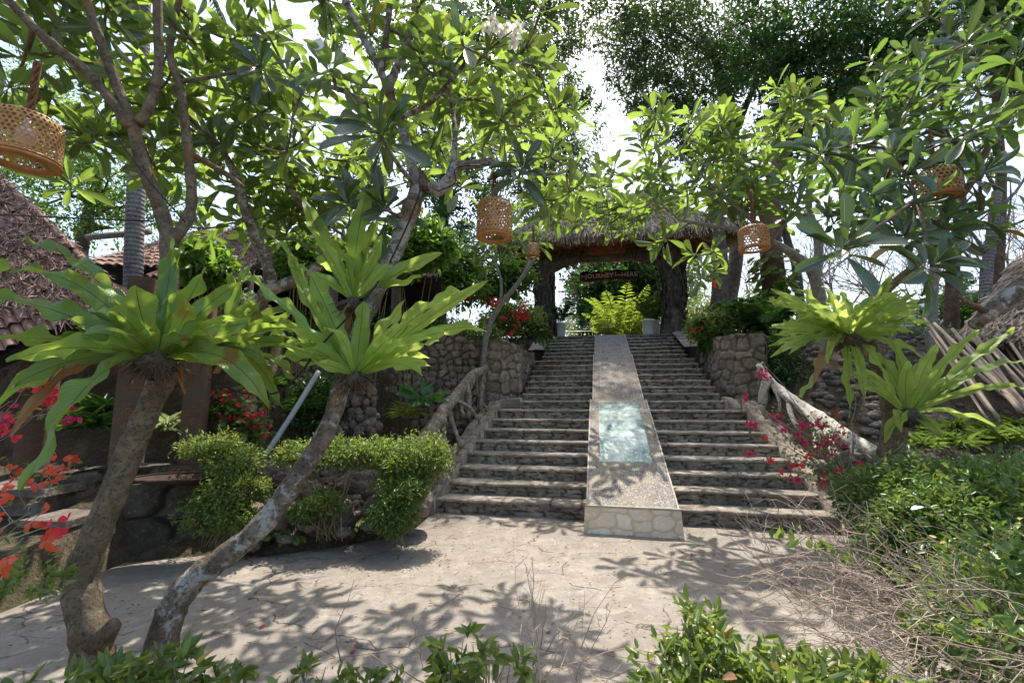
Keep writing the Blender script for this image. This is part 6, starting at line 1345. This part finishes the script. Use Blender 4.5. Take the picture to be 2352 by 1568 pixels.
# drooping twig with leaves
t = thing('leafy_twig', at(1960, 1330, 3.0), 'slender twig of dark drooping leaves reaching over the patio from the hedge', 'branch'); g = G(); P = smoothpath([at(2120, 1330, 3.1), at(2010, 1275, 3.0), at(1900, 1245, 2.95), at(1800, 1205, 2.95)], 6); g.tube(P, np.linspace(.007, .002, len(P)), 5); g.obj('twig', M['twig'], t)
g = G(); m = 46; i = RNG.integers(0, len(P), m); scatter(g, P[i] + RNG.normal(size=(m, 3)) * .025, RNG.normal(size=(m, 3)) * .5 + A(0, 0, -.9), RNG.normal(size=(m, 3)) + A(0, -.6, .3), U(.07, .11, m), U(.032, .045, m), T_PL); g.obj('leaves', M['hedge'], t)
def twigs(label, areas, n, r=.0028, name='dry_twigs'):
    P0 = at(*areas[0][:3]); t = thing(name, A(P0[0], P0[1], 0), label, 'twigs'); g = G()
    w = np.array([a[6] for a in areas], float); ch = RNG.choice(len(areas), n, p=w / w.sum())
    for k_ in ch:
        a, b, D, rx, rz_, dr, _ = areas[k_]; c = at(a, b, D) + A(U(-1, 1) * rx, U(-.3, .3), U(-1, 1) * rz_); d = nrm(A(dr[0], dr[1], dr[2]) + RNG.normal(size=3) * .45); l = U(.15, .55)
        pts = [c]; 
        for s_ in range(5): d = nrm(d + RNG.normal(size=3) * .22 + A(0, 0, -.04)); pts.append(pts[-1] + d * l / 5)
        pts = np.array(pts); pts[:, 2] = np.maximum(pts[:, 2], .01); g.tube(pts, np.linspace(r, r * .4, 6) * U(.6, 1.4), 4)
        for s_ in (1, 2, 3, 4):
            if U() < .6: e = nrm(d + RNG.normal(size=3) * .7); g.tube([pts[s_], pts[s_] + e * l * .12, pts[s_] + e * l * .22 + RNG.normal(size=3) * .01], [r * .5, r * .35, r * .2], 4)
    g.obj('twig_tangle', M['twig'], t); return t
twigs('tangle of dry straw-coloured twigs spilling from the hedge onto the patio', [(2200, 1420, 2.4, .35, .16, (-1, 0, .1), 8), (2100, 1480, 2.2, .35, .12, (-1, 0, .0), 6), (1980, 1400, 2.6, .35, .14, (-1, -.1, .5), 6), (2250, 1300, 2.8, .3, .16, (-1, 0, .2), 3), (1900, 1330, 2.9, .3, .16, (-1, 0, .7), 4), (2300, 1500, 2.1, .3, .12, (-1, 0, 0), 5), (2000, 1250, 3.4, .3, .15, (-.6, 0, .6), 3), (1830, 1230, 3.4, .3, .16, (-.3, 0, 1), 1.2)], 600)
twigs('bare brown upright twigs on the near edge in front of the sunny patio', [(1290, 1565, 2.0, .12, .04, (.5, 0, .7), 4), (1240, 1530, 2.1, .05, .06, (-.25, 0, 1), 1), (1000, 1530, 2.1, .1, .05, (-.5, 0, .7), 2), (1370, 1560, 2.0, .15, .04, (1, 0, .3), 1.5), (800, 1520, 2.3, .2, .06, (-.6, 0, 1), 1)], 34, .0026)
# litter on the patio
lit = [(597, 1432, 'magenta', 'small crimson petal lying beside the dappled shadow near the leaning trunk'), (805, 1430 + 60, 'magenta', 'crimson petal in the deep leaf shadow'), (1255, 1445, 'dryleaf', 'brown dry leaf on the sunny patio'), (1990, 1400, 'dryleaf', 'curled red-brown leaf caught in the dry twigs'), (1660, 1560, 'dryleaf', 'rust-coloured dead leaf among the near shrub leaves'), (2095, 1190, 'whitepetal', 'white blossom resting on the green hedge')]
for (a, b, mt, lab) in lit:
    if 'hedge' in lab: p = at(a, b, 3.35) + A(0, 0, .06)
    elif 'twigs' in lab: p = at(a, b, 2.5)
    elif 'shrub' in lab: p = at(a, b, 1.7)
    else: p = gnd(a, b, .0); p[2] = -.02
    g = G(); s_ = .05 if mt == 'dryleaf' and p[2] > .2 else .035 if mt != 'whitepetal' else .075; scatter(g, [p, p], [A(1, .3, .1), A(.8, -.5, .2)], [A(0, -.5, 1), A(.2, -.3, 1)], s_, s_ * .5, T_PET); tag(g.obj('fallen_petal' if mt != 'dryleaf' else 'dead_leaf', M[mt]), lab, 'petal' if mt != 'dryleaf' else 'leaf')
g = G(); m = 2200; X = U(-3.5, 4.0, m); Yv = U(2.3, 6.0, m); Yv = np.where(X < 1.0, np.minimum(Yv, bedy(X) - .05), Yv); scatter(g, np.stack([X, Yv, -.012 + 0 * X], -1), RNG.normal(size=(m, 3)) * A(1, 1, .05), A(0, 0, 1.) + RNG.normal(size=(m, 3)) * .2, U(.008, .045, m) ** 1.0, U(.004, .016, m), T_SM)
tag(g.obj('leaf_litter', M['dryleaf']), 'scattered tiny dry leaf bits on the patio', kind='stuff')

# =================================================================== LIGHT
AZ, EL = radians(9), radians(65)
w = bpy.data.worlds.new('World'); scene.world = w; w.use_nodes = True; nt = w.node_tree; bg = nt.nodes['Background']
sky = nt.nodes.new('ShaderNodeTexSky'); sky.sky_type = 'NISHITA'; sky.sun_disc = False; sky.sun_elevation = EL; sky.sun_rotation = AZ; sky.air_density = 1.2; sky.dust_density = 3.5; sky.ozone_density = .8
nt.links.new(sky.outputs[0], bg.inputs[0]); bg.inputs[1].default_value = .15
sd = bpy.data.lights.new('sun', 'SUN'); sd.energy = 3.5; sd.angle = radians(.53); sd.color = (1, .94, .85); so = bpy.data.objects.new('sun', sd); COL.objects.link(so)
dirv = Vector((sin(AZ) * cos(EL), cos(AZ) * cos(EL), sin(EL))); so.rotation_euler = dirv.to_track_quat('Z', 'Y').to_euler(); so.location = dirv * 40
scene.view_settings.view_transform = 'Standard'; scene.view_settings.look = 'None'; scene.view_settings.gamma = 1; scene.view_settings.exposure = 1.1
scene.render.engine = 'CYCLES'
cy = scene.cycles; cy.max_bounces = 8; cy.diffuse_bounces = 4; cy.transmission_bounces = 6; cy.transparent_max_bounces = 8; cy.use_denoising = True; cy.sample_clamp_indirect = 6; cy.caustics_reflective = False; cy.caustics_refractive = False
